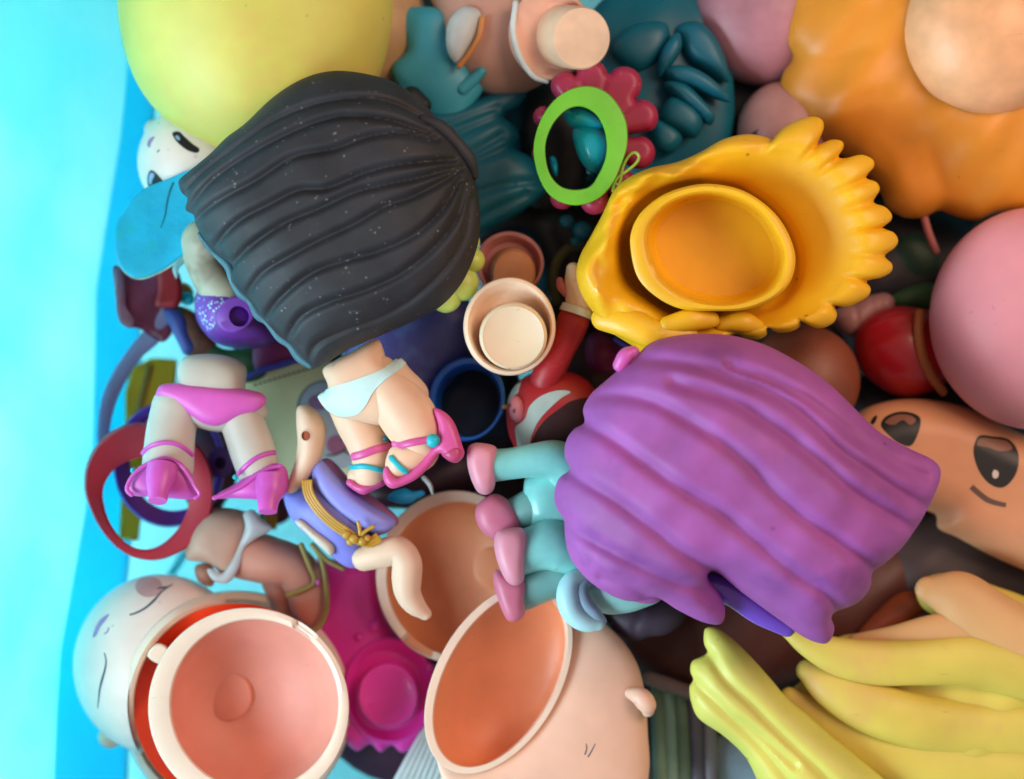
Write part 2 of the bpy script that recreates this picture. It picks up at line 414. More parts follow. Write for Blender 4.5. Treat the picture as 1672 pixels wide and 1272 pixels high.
# ------------------------------------------------------------------ bin and table
wallm = clear_mat('translucent_cyan_plastic', '96e8f0', .60, .08, .12)
floorm = clear_mat('translucent_base_plastic', 'b4f2f8', .7, .2, .40)
clear_mat('rib_plastic', 'a0eef6', .7, .1, .45)
tablem = mat('white_table_top', 'f2f4f4', .5, 0, .2, 6, .03)
def slabbox(name, c, m, **kw):
    V = np.array(c, float); F = [(0, 1, 2, 3), (7, 6, 5, 4), (0, 4, 5, 1), (1, 5, 6, 2), (2, 6, 7, 3), (3, 7, 4, 0)]
    return mk(name, V, F, m, ang=20, **kw)
def prism(name, quad, z0, z1, m, parent=None, **kw):
    k0 = [W(x, y, z0) for x, y in quad]; k1 = [W(x, y, z1) for x, y in quad]; n = len(quad)
    o = mk(name, k0+k1, [list(range(n)), list(range(2*n-1, n-1, -1))]+[(i, (i+1) % n, n+(i+1) % n, n+i) for i in range(n)], m, parent, 20, **kw)
    b = o.modifiers.new('bevel', 'BEVEL'); b.width = 4*S; b.segments = 2; b.limit_method = 'ANGLE'
    return o
t = slabbox('table', [(-4500, -3500, -900), (3000, -3500, -900), (3000, 3500, -900), (-4500, 3500, -900),
                      (-4500, -3500, -880), (3000, -3500, -880), (3000, 3500, -880), (-4500, 3500, -880)], tablem, kind='structure')
t['label'] = 'white table top under the plastic bin'
bx = T('storage_bin', 'see-through cyan plastic bin that holds the whole heap of doll parts', 'bin', (836, 636, FLOOR))
zf, zt = FLOOR, 190.
def wall(bot, top, th, n=14, wav=8):
    """wall from bottom edge line to top edge line (x0,y0,x1,y1 in world units), slightly uneven"""
    V = []; F = []; m = 22
    for s in (0, 1):
        for i in range(n+1):
            for j in range(m+1):
                u = i/n; v = j/m
                if bot[0] == xl+5:      # a fold line that climbs along the wall
                    ub = .40-.36*v+.012*math.sin(v*11); u = ub*i/3 if i <= 3 else ub+(1-ub)*(i-3)/(n-3)
                a = np.array([bot[0]+(bot[2]-bot[0])*v, bot[1]+(bot[3]-bot[1])*v]); b = np.array([top[0]+(top[2]-top[0])*v, top[1]+(top[3]-top[1])*v])
                q = a+(b-a)*u; dr = b-a; dr = dr/np.linalg.norm(dr)
                off = wav*(2*abs(((v*3.3+u*.35) % 1)-.5)-.5)*1.6 + (th if s else 0); q = q+dr*off
                V.append((q[0], q[1], zf+(zt-zf)*u))
    K = (n+1)*(m+1); g = lambda s, i, j: s*K+i*(m+1)+j
    for s in (0, 1):
        for i in range(n):
            for j in range(m): F.append((g(s, i, j), g(s, i, j+1), g(s, i+1, j+1), g(s, i+1, j)))
    for i in range(n):
        for j in (0, m): F.append((g(0, i, j), g(0, i+1, j), g(1, i+1, j), g(1, i, j)))
    for j in range(m):
        for i in (0, n): F.append((g(0, i, j), g(0, i, j+1), g(1, i, j+1), g(1, i, j)))
    return V, F
lw = None
xl, xr, yt, yb = -735, 1180, 980, -980
for a in ([(xl+5, yb, xl+85, yt), (xl-215, yb-90, xl-215, yt+90)], [(xr, yb, xr, yt), (xr+130, yb-90, xr+130, yt+90)],
          [(xl, yt, xr, yt), (xl-215, yt+90, xr+130, yt+90)], [(xl, yb, xr, yb), (xl-215, yb-90, xr+130, yb-90)]):
    V, F = wall(a[0], a[1], 14, wav=13); o_ = mk('wall', V, F, wallm, bx); lw = o_ if a[0][0] == xl+5 else lw
V = [(xl-30, yb, zf-14), (xr, yb, zf-14), (xr, yt, zf-14), (xl+60, yt, zf-14), (xl-30, yb, zf), (xr, yb, zf), (xr, yt, zf), (xl+60, yt, zf)]
mk('base', V, [(0, 1, 2, 3), (7, 6, 5, 4), (0, 4, 5, 1), (1, 5, 6, 2), (2, 6, 7, 3), (3, 7, 4, 0)], floorm, bx, 20)
for x_, y_ in ((xl+60, yb+80), (xl+60, yt-80), (xr-80, yb+80), (xr-80, yt-80)):
    tube('foot', [(836+x_*H/(H+450), 636-y_*H/(H+450), -446, 60), (836+x_*H/(H+880), 636-y_*H/(H+880), -879, 50)], wallm, bx, 24, 40, 1, caps='flat')  # feet added to lift the bin so bounced light reaches its base
deepm = clear_mat('deep_cyan_plastic', '3cd0ec', .60, .08, .05)
lw.data.materials.append(deepm)
for p in lw.data.polygons:
    if p.index < 14*22*2 and (p.index % (14*22))//22 < 3: p.material_index = 1
# moulded ribs of the wall and base
for x0, y0, x1, y1 in ((183, 860, 190, 1300), (262, 968, 300, 905)):
    tube('rib', [(x0, y0, FLOOR+1, 7), ((x0+x1)/2, (y0+y1)/2, FLOOR+1, 7), (x1, y1, FLOOR+1, 7)], MATS['rib_plastic'], bx, 12, 20, .3)

# ------------------------------------------------------------------ dark hair wig, top of the heap
darkm = mat('black_brown_vinyl', '282a2f', .54, .03, .22, 60, .20, spots=.0, dust=.55)
dh = T('toy_wig', 'black-brown moulded doll hair with dusty grooves lying on the yellow ball and bare doll legs', 'doll hair', (545, 360, 20))
out = [(292, 296), (310, 280), (345, 252), (372, 225), (400, 205), (450, 158), (500, 128), (545, 117), (600, 122), (650, 138), (700, 178), (722, 205), (752, 235), (768, 262), (778, 300),
       (784, 345), (783, 385), (772, 425), (752, 465), (720, 500), (680, 522), (620, 549), (570, 570), (515, 600), (500, 590), (478, 566), (452, 545), (430, 520), (405, 487), (378, 458), (381, 436),
       (352, 412), (333, 388), (320, 366), (317, 352), (303, 342), (307, 325), (296, 314)]
gr = [[(300, 318), (345, 283), (400, 245), (450, 212), (500, 190), (545, 178), (600, 172), (650, 180), (700, 205)],
      [(316, 340), (360, 300), (420, 262), (480, 232), (530, 212), (575, 203), (640, 208), (700, 226)],
      [(322, 362), (370, 335), (430, 306), (490, 270), (556, 256), (610, 236), (660, 229), (715, 236)],
      [(352, 410), (400, 370), (450, 345), (500, 322), (543, 319), (600, 296), (640, 284), (700, 274), (742, 268)],
      [(383, 436), (430, 402), (480, 372), (530, 352), (590, 325), (640, 312), (690, 300), (745, 282)],
      [(408, 482), (440, 450), (480, 428), (530, 402), (590, 374), (640, 345), (676, 332), (732, 300), (755, 280)],
      [(436, 522), (470, 488), (520, 452), (575, 432), (625, 418), (680, 392), (725, 350), (752, 300)],
      [(470, 556), (500, 520), (545, 498), (600, 480), (660, 452), (712, 410), (748, 360), (762, 305)],
      [(505, 590), (520, 565), (570, 540), (625, 520), (680, 488), (730, 440), (760, 390), (770, 330)]]
def dhd(x, y): return 1.6*np.sin(x*.035)*np.sin(y*.04)
dhair = blob('hair', out, 20, 120, darkm, dh, depth=55, step=2.7, grooves=gr, gw=14, gd=30, disp=dhd, cap=.86)
tube('bun_loop', [(690, 196, 72, 9), (718, 208, 66, 13), (745, 236, 60, 13), (766, 262, 52, 12), (774, 286, 44, 8)], darkm, dh, 14, 4)
rim = mat('teal_edge', '3d6f7c', .45, .1, .5, 80, .15)  # teal tone given to the cut edge
tube('cut_edge', [(326, 382, 10, 4), (340, 400, 8, 7), (352, 414, 6, 6), (374, 434, 8, 9), (381, 458, 6, 7), (394, 478, 6, 9), (408, 490, 8, 7), (424, 514, 6, 10), (436, 524, 8, 7), (458, 550, 6, 9), (474, 562, 8, 8), (490, 582, 8, 10), (506, 596, 12, 6)], rim, dh, 12, 4, label='greenish cut edge')

# ------------------------------------------------------------------ purple hair wig
purm = mat('purple_vinyl', 'a456a6', .52, .18, .22, 50, .09, spots=.9, smudge='7e4090', scuff=.7)
ph_ = T('toy_wig', 'big purple moulded doll hair with wide wavy locks, right of the pony legs', 'doll hair', (1220, 790, 120))
out = [(1010, 604), (1035, 585), (1062, 560), (1110, 547), (1180, 546), (1240, 560), (1300, 590), (1350, 625), (1395, 668), (1430, 702), (1480, 730), (1528, 755), (1535, 772), (1512, 830), (1472, 890), (1440, 920),
       (1421, 934), (1420, 955), (1400, 982), (1362, 998), (1355, 1003), (1362, 1025), (1350, 1050), (1322, 1045), (1270, 1010), (1215, 970), (1160, 930), (1153, 938), (1172, 965), (1184, 995), (1178, 1018), (1155, 1018),
       (1110, 998), (1068, 974), (1050, 980), (1020, 980), (985, 965), (955, 942), (930, 908), (922, 870), (921, 850), (908, 828), (905, 806), (912, 782), (930, 766), (922, 745), (925, 718), (938, 700), (954, 690), (952, 668), (966, 642), (985, 625)]
gr = [[(1040, 585), (1120, 597), (1200, 625), (1258, 650), (1310, 690), (1346, 728), (1396, 763), (1459, 803), (1500, 824)],
      [(955, 645), (1010, 645), (1056, 655), (1107, 683), (1157, 715), (1207, 755), (1232, 783), (1283, 831), (1333, 866), (1396, 911), (1428, 938)],
      [(952, 690), (991, 713), (1039, 748), (1107, 796), (1157, 826), (1225, 880), (1280, 925), (1330, 958), (1365, 995)],
      [(922, 765), (955, 785), (1000, 812), (1050, 850), (1100, 890), (1150, 922), (1220, 965)],
      [(918, 850), (950, 870), (1006, 899), (1056, 924), (1100, 945), (1140, 958), (1170, 985)],
      [(1180, 600), (1240, 620), (1300, 650), (1380, 710), (1440, 750), (1500, 775)],
      [(1090, 625), (1182, 655), (1250, 698), (1320, 752), (1371, 796), (1421, 826), (1480, 860)],
      [(980, 938), (1020, 950), (1050, 965)]]
phair = blob('hair', out, 95, 150, purm, ph_, depth=70, step=4.5, grooves=gr, gw=24, gd=40, rough=2.5, cap=.85)
tube('bow_nub', [(1012, 596, 118, 11), (1022, 580, 122, 12), (1034, 574, 120, 9)], mat('pink_plastic', 'd060b0', .3, .2), ph_, 12, 3, label='small pink nub')
bandm = mat('violet_gloss_plastic', '7a4ec4', .14, .2, .06, 60, .04, coat=.6)
tube('headband', [(1090, 962, 62, 18), (1150, 955, 66, 22), (1195, 968, 66, 22), (1240, 1000, 62, 20), (1285, 1025, 58, 15)], bandm, ph_, 18, 5, .8, label='glossy violet headband end')
ball('inner_curl', 1045, 962, 88, 40, 22, 30, purm, ph_, 15, 30, 18)

# ------------------------------------------------------------------ yellow hair cap with socket
yelm = mat('yellow_vinyl', 'f2bc18', .40, .30, .16, 45, .05, spots=.6, coat=.15)
yc = T('toy_wig', 'yellow doll hair turned over to show its round socket and toothed fringe', 'doll hair', (1165, 400, 0))
out = [(1016, 297), (1056, 276), (1107, 264), (1144, 248), (1182, 227), (1220, 219), (1252, 224), (1262, 228), (1275, 211), (1303, 196), (1328, 190), (1343, 196), (1345, 211), (1334, 237), (1356, 228), (1376, 231), (1377, 243), (1368, 257),
       (1388, 257), (1406, 252), (1427, 262), (1427, 273), (1413, 290), (1431, 297), (1437, 309), (1426, 330), (1446, 338), (1457, 352), (1454, 362), (1439, 372), (1459, 379), (1467, 393), (1461, 405), (1444, 418), (1457, 431), (1456, 443), (1438, 454), (1414, 459),
       (1422, 470), (1419, 482), (1402, 494), (1381, 502), (1362, 497), (1367, 512), (1362, 526), (1341, 536), (1320, 532), (1305, 517), (1307, 532), (1290, 542), (1266, 542), (1250, 531), (1253, 545), (1240, 554), (1218, 552), (1200, 545),
       (1180, 562), (1140, 570), (1100, 572), (1065, 578), (1051, 579), (1031, 564), (993, 539), (968, 509), (948, 478), (941, 446), (947, 418), (966, 383), (986, 345), (1000, 315)]
C0 = (1165, 402)
O = polar(out, 400, C0)
moat = [(1029, 340), (1060, 312), (1110, 292), (1160, 287), (1210, 293), (1262, 322), (1300, 365), (1318, 415), (1312, 465), (1285, 500), (1240, 518), (1180, 522), (1110, 522), (1050, 490), (1018, 462), (1008, 420), (1012, 375)]
M = polar(moat, 400, C0); M = M+(np.array(C0)-M)*.035
kk = np.exp(-(np.arange(-30, 31)/11.)**2); kk /= kk.sum()
OS = np.stack([np.convolve(np.r_[O[-30:, j], O[:, j], O[:30, j]], kk, 'valid') for j in (0, 1)], 1)
OS = OS+(M-OS)*.03
def mixo(t):
    b = np.clip((t-.72)/.25, 0, 1); Q = OS*(1-b)+O*b; return M+(Q-M)*t
ph = RNG.random(6)*6
TT = [.90, .97, 1.0, .985, .95, .90, .84, .78, .70, .62, .52, .42, .32, .22, .12, .04, 0, -.08, -.4]
ZL = [-48, -22, 8, 26, 44, 56, 64, 68, 71, 73, 73, 71, 67, 60, 46, 24, 4, -30, -50]
ZR = [-48, -22, 6, 18, 26, 34, 40, 42, 42, 39, 34, 28, 22, 16, 9, 2, -4, -30, -50]
def fold(i, P):
    if i < 2 or i > 15: return 0
    a = np.arctan2(P[:, 1]-402, P[:, 0]-1165); lf = .5-.5*np.tanh((np.cos(a)+.15)*2.2)
    wv = min(1, max(0, (1.02-TT[i])/.2))*(1 if TT[i] > .3 else TT[i]/.3)
    rid = np.interp(a, AA, RD)*(5 if TT[i] > .68 else 0)
    return (ZL[i]-ZR[i])*lf+lf*wv*(9*np.sin(a*6+TT[i]*4)+5*np.sin(a*11-TT[i]*7+1)+3*np.sin(a*19+TT[i]*9))+rid
dO = (O-OS); RDv = (dO*(OS-np.array(C0))).sum(1)/np.linalg.norm(OS-np.array(C0), axis=1); AA = np.arctan2(O[:, 1]-402, O[:, 0]-1165); o_ = np.argsort(AA); AA = AA[o_]; RD = np.clip(RDv[o_]/8, -1, 1)
secs = [(mixo(t_), z_) for t_, z_ in zip(TT, ZR)]
rings('hair_shell', [(a, b, C0) for a, b in secs], yelm, yc, n=400, cap0=True, cap1=True, ang=60, mod=fold)
co = [(1029, 403), (1030, 380), (1044, 350), (1081, 319), (1132, 302), (1170, 301), (1215, 312), (1258, 341), (1283, 373), (1298, 413), (1298, 436), (1290, 461), (1270, 483), (1245, 497), (1215, 506), (1170, 508), (1110, 504), (1069, 483), (1041, 453)]
ci = [(1057, 400), (1060, 370), (1078, 345), (1110, 324), (1150, 315), (1190, 319), (1235, 340), (1265, 376), (1280, 412), (1277, 443), (1258, 472), (1222, 490), (1180, 497), (1132, 489), (1098, 472), (1074, 448)]
CO = polar(co, 120, C0); CI = polar(ci, 120, C0); cc = np.array(C0)
rings('socket', [(CO*.97+cc*.03, -46, C0), (CO*.99+cc*.01, 40, C0), (CO, 74, C0), (CO*.97+CI*.03, 81, C0), (CO*.7+CI*.3, 86, C0), (CO*.25+CI*.75, 86, C0), (CI*1.01-cc*.01, 82, C0), (CI, 76, C0), (CI*.97+cc*.03, 30, C0), (CI*.94+cc*.06, -12, C0), (CI*.86+cc*.14, -24, C0)],
      yelm, yc, n=120, ang=45)
# locks spilling at the lower left over the rim
tube('lock', [(985, 520, 40, 20), (1030, 530, 56, 24), (1075, 548, 60, 24), (1120, 548, 56, 20)], yelm, yc, 16, 5, .7)
tube('lock', [(1090, 530, 66, 14), (1130, 522, 66, 18), (1162, 522, 58, 13)], yelm, yc, 16, 5, .8)
tube('lock', [(1180, 528, 44, 12), (1215, 526, 46, 17), (1236, 533, 38, 12)], yelm, yc, 16, 5, .8)

# ------------------------------------------------------------------ yellow ball top left
by = mat('lemon_vinyl', 'd8cf62', .42, .35, .10, 30, .06, spots=.35, smudge='d8b860')
yb_ = T('toy_wig', 'smooth lemon yellow rounded doll hair above the white doll face', 'doll hair', (400, 30, -140))
ball('hair', 418, 20, -130, 222, 235, 170, by, yb_, 0, 72, 40, disp=lambda d: .012*math.sin(6*d[0]+2)+.01*math.sin(7*d[1]))
tube('seam_tuft', [(322, 240, -112, 6), (338, 252, -110, 8), (350, 257, -108, 7)], by, yb_, 12, 4)
tan_ball = ball('doll', 590, 40, -200, 110, 110, 90, mat('sandy_vinyl', 'c9a070', .4, .3), None, disp=lambda d: .01*math.sin(5*d[0]))
tag(tan_ball, 'blurred sandy doll head between the lemon hair and the teal hair', 'doll head')

# ------------------------------------------------------------------ white doll face, left
fw = T('doll', 'white doll face with two open eyes peeping out under the lemon hair', 'doll head', (318, 262, -170))
b0 = ball('face', 318, 264, -175, 93, 93, 80, pale, fw)
ball('ear', 252, 212, -170, 17, 17, 14, pale, fw, ns=20, nr=12)
e1 = Z(30, 30, [(1000, 745), (1020, 790), (1060, 830), (1110, 862), (1165, 872), (1175, 850), (1130, 815), (1080, 770), (1040, 735)])
decal('eye', b0, e1, ink, b0); decal('eye_glint', b0, Z(30, 30, [(1020, 770), (1035, 790), (1050, 790), (1045, 770), (1030, 760)]), mat('pale_blue_paint', '9fb8dc', .3, 0), b0, off=1.2, step=2)
e2 = Z(30, 30, [(848, 1000), (862, 985), (892, 1002), (940, 1058), (960, 1090), (900, 1110), (850, 1095), (838, 1045)])
decal('eye', b0, e2, ink, b0, step=3); decal('iris', b0, Z(30, 30, [(856, 1010), (868, 1000), (885, 1015), (870, 1050), (862, 1080), (850, 1060)]), mat('pale_blue_paint', '9fb8dc', .3, 0), b0, off=1.2, step=2)
decal('lips', b0, Z(30, 30, [(862, 775), (884, 768), (862, 808), (852, 838), (838, 826), (844, 795)]), mat('mauve_paint', 'b58cc0', .4, 0), b0, step=2)
decal('nose', b0, stroke(Z(30, 30, [(900, 868), (910, 862), (914, 850)]), 1.5), ink_b, b0, step=1.5, smooth=False)

# ------------------------------------------------------------------ cyan wing
wm = mat('cyan_felt', '02bce2', .55, .05, .5, 120, .06, smudge='06c0c4')
wg = T('toy_wing', 'flat cyan glitter wing with a pale edge and a crack, left of the black-brown hair', 'wing', (255, 370, -95))
wo = [(324, 274), (269, 294), (234, 309), (216, 324), (204, 342), (191, 362), (187, 390), (190, 420), (201, 441), (216, 452), (232, 454), (256, 446), (282, 431), (307, 410), (330, 388), (365, 352), (375, 300), (350, 280)]
wing = blob('felt', wo, -95, 5, wm, wg, depth=4, step=4, r=4, rough=1.2, fz=lambda x, y: (x-255)*.12)
decal('crack', wing, stroke(Z(30, 30, [(1008, 1065), (985, 1120), (965, 1200), (955, 1270), (925, 1360)]), 3.5, 2.6, 1.2), mat('dark_teal_line', '07646c', .7, 0), wing, off=.4, step=2, smooth=False)
edgem = mat('frayed_edge', 'a9cdbc', .8, 0, .8, 150, .2)
tube('edge_trim', [(x, y, -94+(x-255)*.12, 1.6) for x, y in [(188, 390), (191, 420), (202, 442), (217, 453), (232, 455), (256, 447), (282, 432), (307, 411), (330, 389), (350, 368)]], edgem, wg, 6, 4)

# ------------------------------------------------------------------ maroon crumpled film
mf = T('plastic_wrapper', 'crumpled dark maroon plastic piece below the cyan wing', 'wrapper', (240, 480, -200))
mm = mat('maroon_film', '7c2648', .28, .2, .25, 60, .08, coat=.2); mr = mat('red_film', 'a01820', .3, .2, .2, 60, .06)
blob('film', Z(30, 340, [(630, 370), (700, 400), (1000, 350), (1020, 500), (1010, 620), (960, 650), (985, 730), (1000, 800), (940, 870), (860, 832), (790, 785), (720, 772), (660, 740), (640, 650), (628, 500)]), -215, 16, mm, mf, depth=8, step=4, rough=8, r=10)
blob('film', Z(30, 340, [(905, 400), (1000, 360), (1065, 500), (1040, 635), (960, 650), (890, 640), (905, 520)]), -196, 12, mr, mf, depth=6, step=4, rough=3, r=8, label='bright red panel')
blob('film', Z(30, 340, [(632, 390), (670, 400), (700, 540), (700, 640), (750, 730), (740, 778), (680, 760), (645, 700), (630, 560)]), -190, 8, mat('mauve_film', '8a5f78', .3, .2), mf, depth=5, step=4, rough=3, r=6, label='greyish folded edge')

# ------------------------------------------------------------------ doll in glitter dress
gd = T('doll', 'small doll body in a purple glitter dress with an empty arm socket beside the wing', 'doll', (385, 500, -110))
tube('neck', [(335, 395, -90, 40), (335, 420, -100, 36), (350, 455, -110, 36), (368, 480, -112, 40)], mat('dirty_cream_vinyl', 'b9b39a', .45, .25, .2, 50, .12, smudge='6d5a40'), gd, 24, 5)
dm = mat('purple_glitter_cloth', '7a3fae', .38, .15, .3, 70, .06, glitter=1.0); dp = mat('purple_vinyl_plain', '6a2f96', .38, .2, .1, 60, .06)
do = Z(30, 340, [(1150, 590), (1165, 540), (1210, 500), (1290, 462), (1400, 460), (1480, 520), (1560, 610), (1650, 720), (1690, 800), (1660, 870), (1560, 905), (1420, 912), (1300, 885), (1220, 820), (1160, 720)])
bod = blob('dress', do, -140, 75, dp, gd, depth=50, step=4)
decal('glitter_panel', bod, Z(30, 340, [(1156, 590), (1172, 545), (1215, 508), (1290, 470), (1395, 468), (1440, 510), (1450, 570), (1360, 610), (1290, 660), (1275, 760), (1240, 800), (1195, 750), (1160, 680)]), dm, bod, off=.6, step=4)
rings('arm_socket', [(E(383, 515, 31, 26, -35), -90), (E(385, 513, 33, 28, -35), -62), (E(386, 513, 30, 25, -35), -58), (E(391, 516, 17, 18, -30), -57), (E(391, 516, 15.5, 16.5, -30), -62), (E(392, 518, 15, 16, -30), -92)], mat('lilac_vinyl', '8a45b4', .35, .25), gd, n=48)
c_ = rings('inner_socket', [(E(391, 516, 15, 16, -30), -92), (E(391, 516, 14, 15, -30), -91)], mat('dark_socket', '4a2636', .6, 0), gd, n=24, cap0=True)

# clear capsule piece behind the neck
cl = blob('clear_clip', Z(30, 340, [(1190, 185), (1290, 300), (1350, 420), (1150, 330), (1050, 380), (1030, 460), (1000, 400), (1010, 365), (1100, 290)]), -150, 12, mat('milky_plastic', 'b5e6e2', .2, .2, .1), None, depth=8, step=4)
tag(cl, 'milky aqua plastic clip between the cyan wing and the glitter doll neck', 'clip')
bd = ball('bead', 306, 488, -215, 12, 11, 9, teal_p, None, ns=20, nr=12); tag(bd, 'small turquoise bead beside the red film', 'bead')
ob = blob('orange_chip', Z(30, 340, [(1060, 480), (1110, 500), (1140, 560), (1060, 560), (1040, 520)]), -235, 8, mat('orange_plastic', 'd88a20', .35, .1), None, step=3); tag(ob, 'tiny orange chip above the turquoise bead', 'chip')

# ------------------------------------------------------------------ mauve strap
st = tube('strap', [(272, 505, -215, 17), (250, 545, -225, 17), (222, 575, -240, 14), (195, 615, -255, 14), (176, 660, -262, 13), (168, 720, -270, 10), (170, 760, -285, 8)], mat('mauve_silicone', '837aa0', .4, .3, .1, 60, .05), None, 18, 6, .3)
tag(st, 'curved greyish mauve strap running down to the red ring', 'strap')
# yellow bars on the bin floor
ym = mat('mustard_plastic', 'ffb814', .3, .3, .1, 50, .05)
br = T('toy_bar', 'long mustard yellow plastic bar behind the red ring', 'bar', (230, 720, -360))
prism('bar', [(249, 584), (290, 587), (284, 660), (250, 690), (226, 884), (194, 880), (204, 690), (204, 640), (215, 600)], -400, -345, ym, br)
tube('groove', [(244, 600, -344, 6), (232, 650, -344, 6), (222, 690, -344, 6)], mat('ochre_plastic', 'b3791c', .35, .1), br, 8, 8, .5)
b2 = prism('toy_bar', [(428, 812), (454, 812), (452, 866), (432, 860)], -330, -270, mat('ochre_bar_plastic', 'c98a22', .35, .1), None); tag(b2, 'short ochre bar end under the right orchid heel', 'bar')

# ------------------------------------------------------------------ blue and brown scrap, green scrap, magenta scrap
sb = T('toy_fish', 'blue and brown painted toy scrap left of the glitter dress', 'toy scrap', (305, 545, -215))
blob('body', Z(30, 340, [(940, 655), (1040, 632), (1150, 680), (1230, 790), (1290, 900), (1220, 960), (1090, 955), (1030, 850), (975, 740)]), -225, 24, mat('brown_orange_vinyl', '6b4330', .4, .15, .2, 90, .12, smudge='b36420'), sb, depth=14, step=4)
blob('blue_edge', Z(30, 340, [(942, 655), (1000, 640), (1090, 720), (1105, 800), (1145, 900), (1085, 955), (1030, 860), (975, 750)]), -208, 14, mat('cobalt_vinyl', '4858a8', .35, .2), sb, depth=10, step=4)
gs = blob('toy_leaf', [(330, 555), (370, 570), (420, 565), (435, 610), (400, 625), (360, 600), (335, 590)], -225, 20, mat('dark_green_plastic', '1f4a22', .4, .1), None, step=5, rough=3); tag(gs, 'dark green scrap in the shadow above the bikini doll waist', 'toy scrap')
ms = T('toy_fan', 'dark magenta fan-shaped piece with a blue rim beside the dress', 'toy scrap', (455, 570, -200))
blob('fan', [(415, 565), (450, 545), (480, 525), (505, 560), (500, 590), (460, 595), (420, 608)], -205, 14, mat('deep_magenta_plastic', '8a1f60', .4, .15), ms, step=4)
tube('rim', [(400, 618, -196, 5), (430, 604, -192, 6), (465, 594, -190, 6), (500, 582, -190, 5)], mat('indigo_plastic', '4340a0', .35, .2), ms, 10, 4, .6)

# ------------------------------------------------------------------ card with printed face
cd = T('play_card', 'pale green card with a dashed line and a printed face, under the white underwear doll', 'card', (490, 690, -235))
crd = blob('sheet', [(396, 622), (430, 606), (492, 585), (560, 600), (600, 660), (600, 800), (520, 812), (440, 790), (425, 700)], -238, 3, mat('pale_green_card', 'd4dcae', .6, .1, .15, 30, .05), cd, depth=3, step=8, r=3)
for i in range(13):
    x, y = 414+i*7.9, 627.5-i*2.4
    decal('dash', crd, [(x, y), (x+5.2, y-1.7), (x+5.8, y+1.6), (x+.6, y+3.2)], ink, crd, off=.5, step=1.6, smooth=False)
fc = decal('printed_face', crd, E(530, 668, 44, 46), mat('pale_blue_print', '9fb9cc', .5, .05), crd, off=.5, step=5)
decal('printed_outline', crd, E(530, 668, 45, 47), ink_b, crd, off=1.0, step=4, holes=[E(530, 668, 42.5, 44.5)])
decal('printed_face', crd, E(556, 715, 48, 50), mat('print_grey', 'b0b7bb', .5, .05), crd, off=1.4, step=5)
decal('printed_cheek', crd, E(520, 657, 17, 13), mat('plum_print', '8a6a94', .5, .05), crd, off=1.6, step=4)
decal('printed_cheek', crd, E(550, 726, 17, 16), mat('rose_print', 'a05a78', .5, .05), crd, off=2.0, step=4)
for q in ([(548, 690), (557, 702), (561, 714), (555, 720)], [(533, 743), (545, 743), (556, 739), (570, 728)], [(562, 736), (572, 742)], [(520, 642), (528, 650), (535, 648)]):
    decal('printed_line', crd, stroke(q, 2.6, 3, 1.5), ink, crd, off=2.4, step=2, smooth=False)

# ------------------------------------------------------------------ indigo tube and black shell behind the black hair
it = T('toy_shell', 'dark indigo smooth shell behind the peg cup', 'toy shell', (690, 580, -170))
blob('shell', [(560, 560), (640, 500), (740, 480), (790, 520), (770, 580), (740, 620), (706, 660), (700, 720), (640, 700), (600, 640)], -185, 60, mat('indigo_vinyl', '4a4888', .35, .25, .1, 40, .06, smudge='5d86b4'), it, depth=30, step=7, cap=.8)
lm = mat('lime_vinyl', 'c6d66a', .3, .4)
lb = T('toy_flower', 'lime green lobed piece poking out under the right side of the black-brown hair', 'toy flower', (745, 455, -40))
for x, y, r in ((752, 462, 30), (728, 485, 26), (772, 425, 20), (766, 395, 18)): ball('lobe', x, y, -42, r, r, 22, lm, lb, ns=24, nr=14)
for i, (x, y) in enumerate(((690, 480), (745, 478))): pass

# ------------------------------------------------------------------ purple ring and red ring
def ringband(parent, name, oo, ii, z0, z1, m, tilt=(0, 0, 0, 0)):
    c = np.asarray(oo).mean(0); O_ = polar(oo, 96, c); I_ = polar(ii, 96, c)
    return rings(name, [(O_*.985+c*.015, z0, c), (O_, z0+(z1-z0)*.35, c), (O_, z0+(z1-z0)*.8, c), (O_*.9+I_*.1, z1, c), (O_*.25+I_*.75, z1, c), (I_, z1-5, c), (I_*1.0, z0+(z1-z0)*.5, c), (I_*1.02-c*.02, z0+3, c), (O_*.3+I_*.7, z0-2, c)],
                 m, parent, 96, closed=True, tilt=tilt)
pr = ringband(None, 'plastic_ring', E(276, 758, 92, 103), E(284, 752, 72, 82), -265, -225, mat('violet_ring_plastic', '6c2cb0', .3, .35, .08, 50, .06)); tag(pr, 'violet plastic ring lying under the red ring', 'ring')
ro = Z(30, 640, [(428, 560), (440, 480), (490, 370), (580, 270), (700, 210), (800, 197), (950, 215), (1080, 270), (1190, 370), (1245, 480), (1268, 600), (1262, 750), (1222, 880), (1130, 985), (1020, 1055), (900, 1092), (760, 1078), (640, 1012), (540, 900), (470, 770), (430, 650)])
ri = Z(30, 640, [(548, 650), (562, 590), (620, 505), (700, 455), (800, 425), (920, 425), (1020, 475), (1090, 560), (1110, 680), (1085, 800), (1010, 920), (900, 1005), (800, 1022), (700, 982), (620, 892), (568, 780)])
rr = ringband(None, 'plastic_ring', ro, ri, -195, -140, mat('red_silicone', 'b81c34', .38, .35, .12, 50, .05)); tag(rr, 'red rubber ring around the left orchid shoe', 'ring')

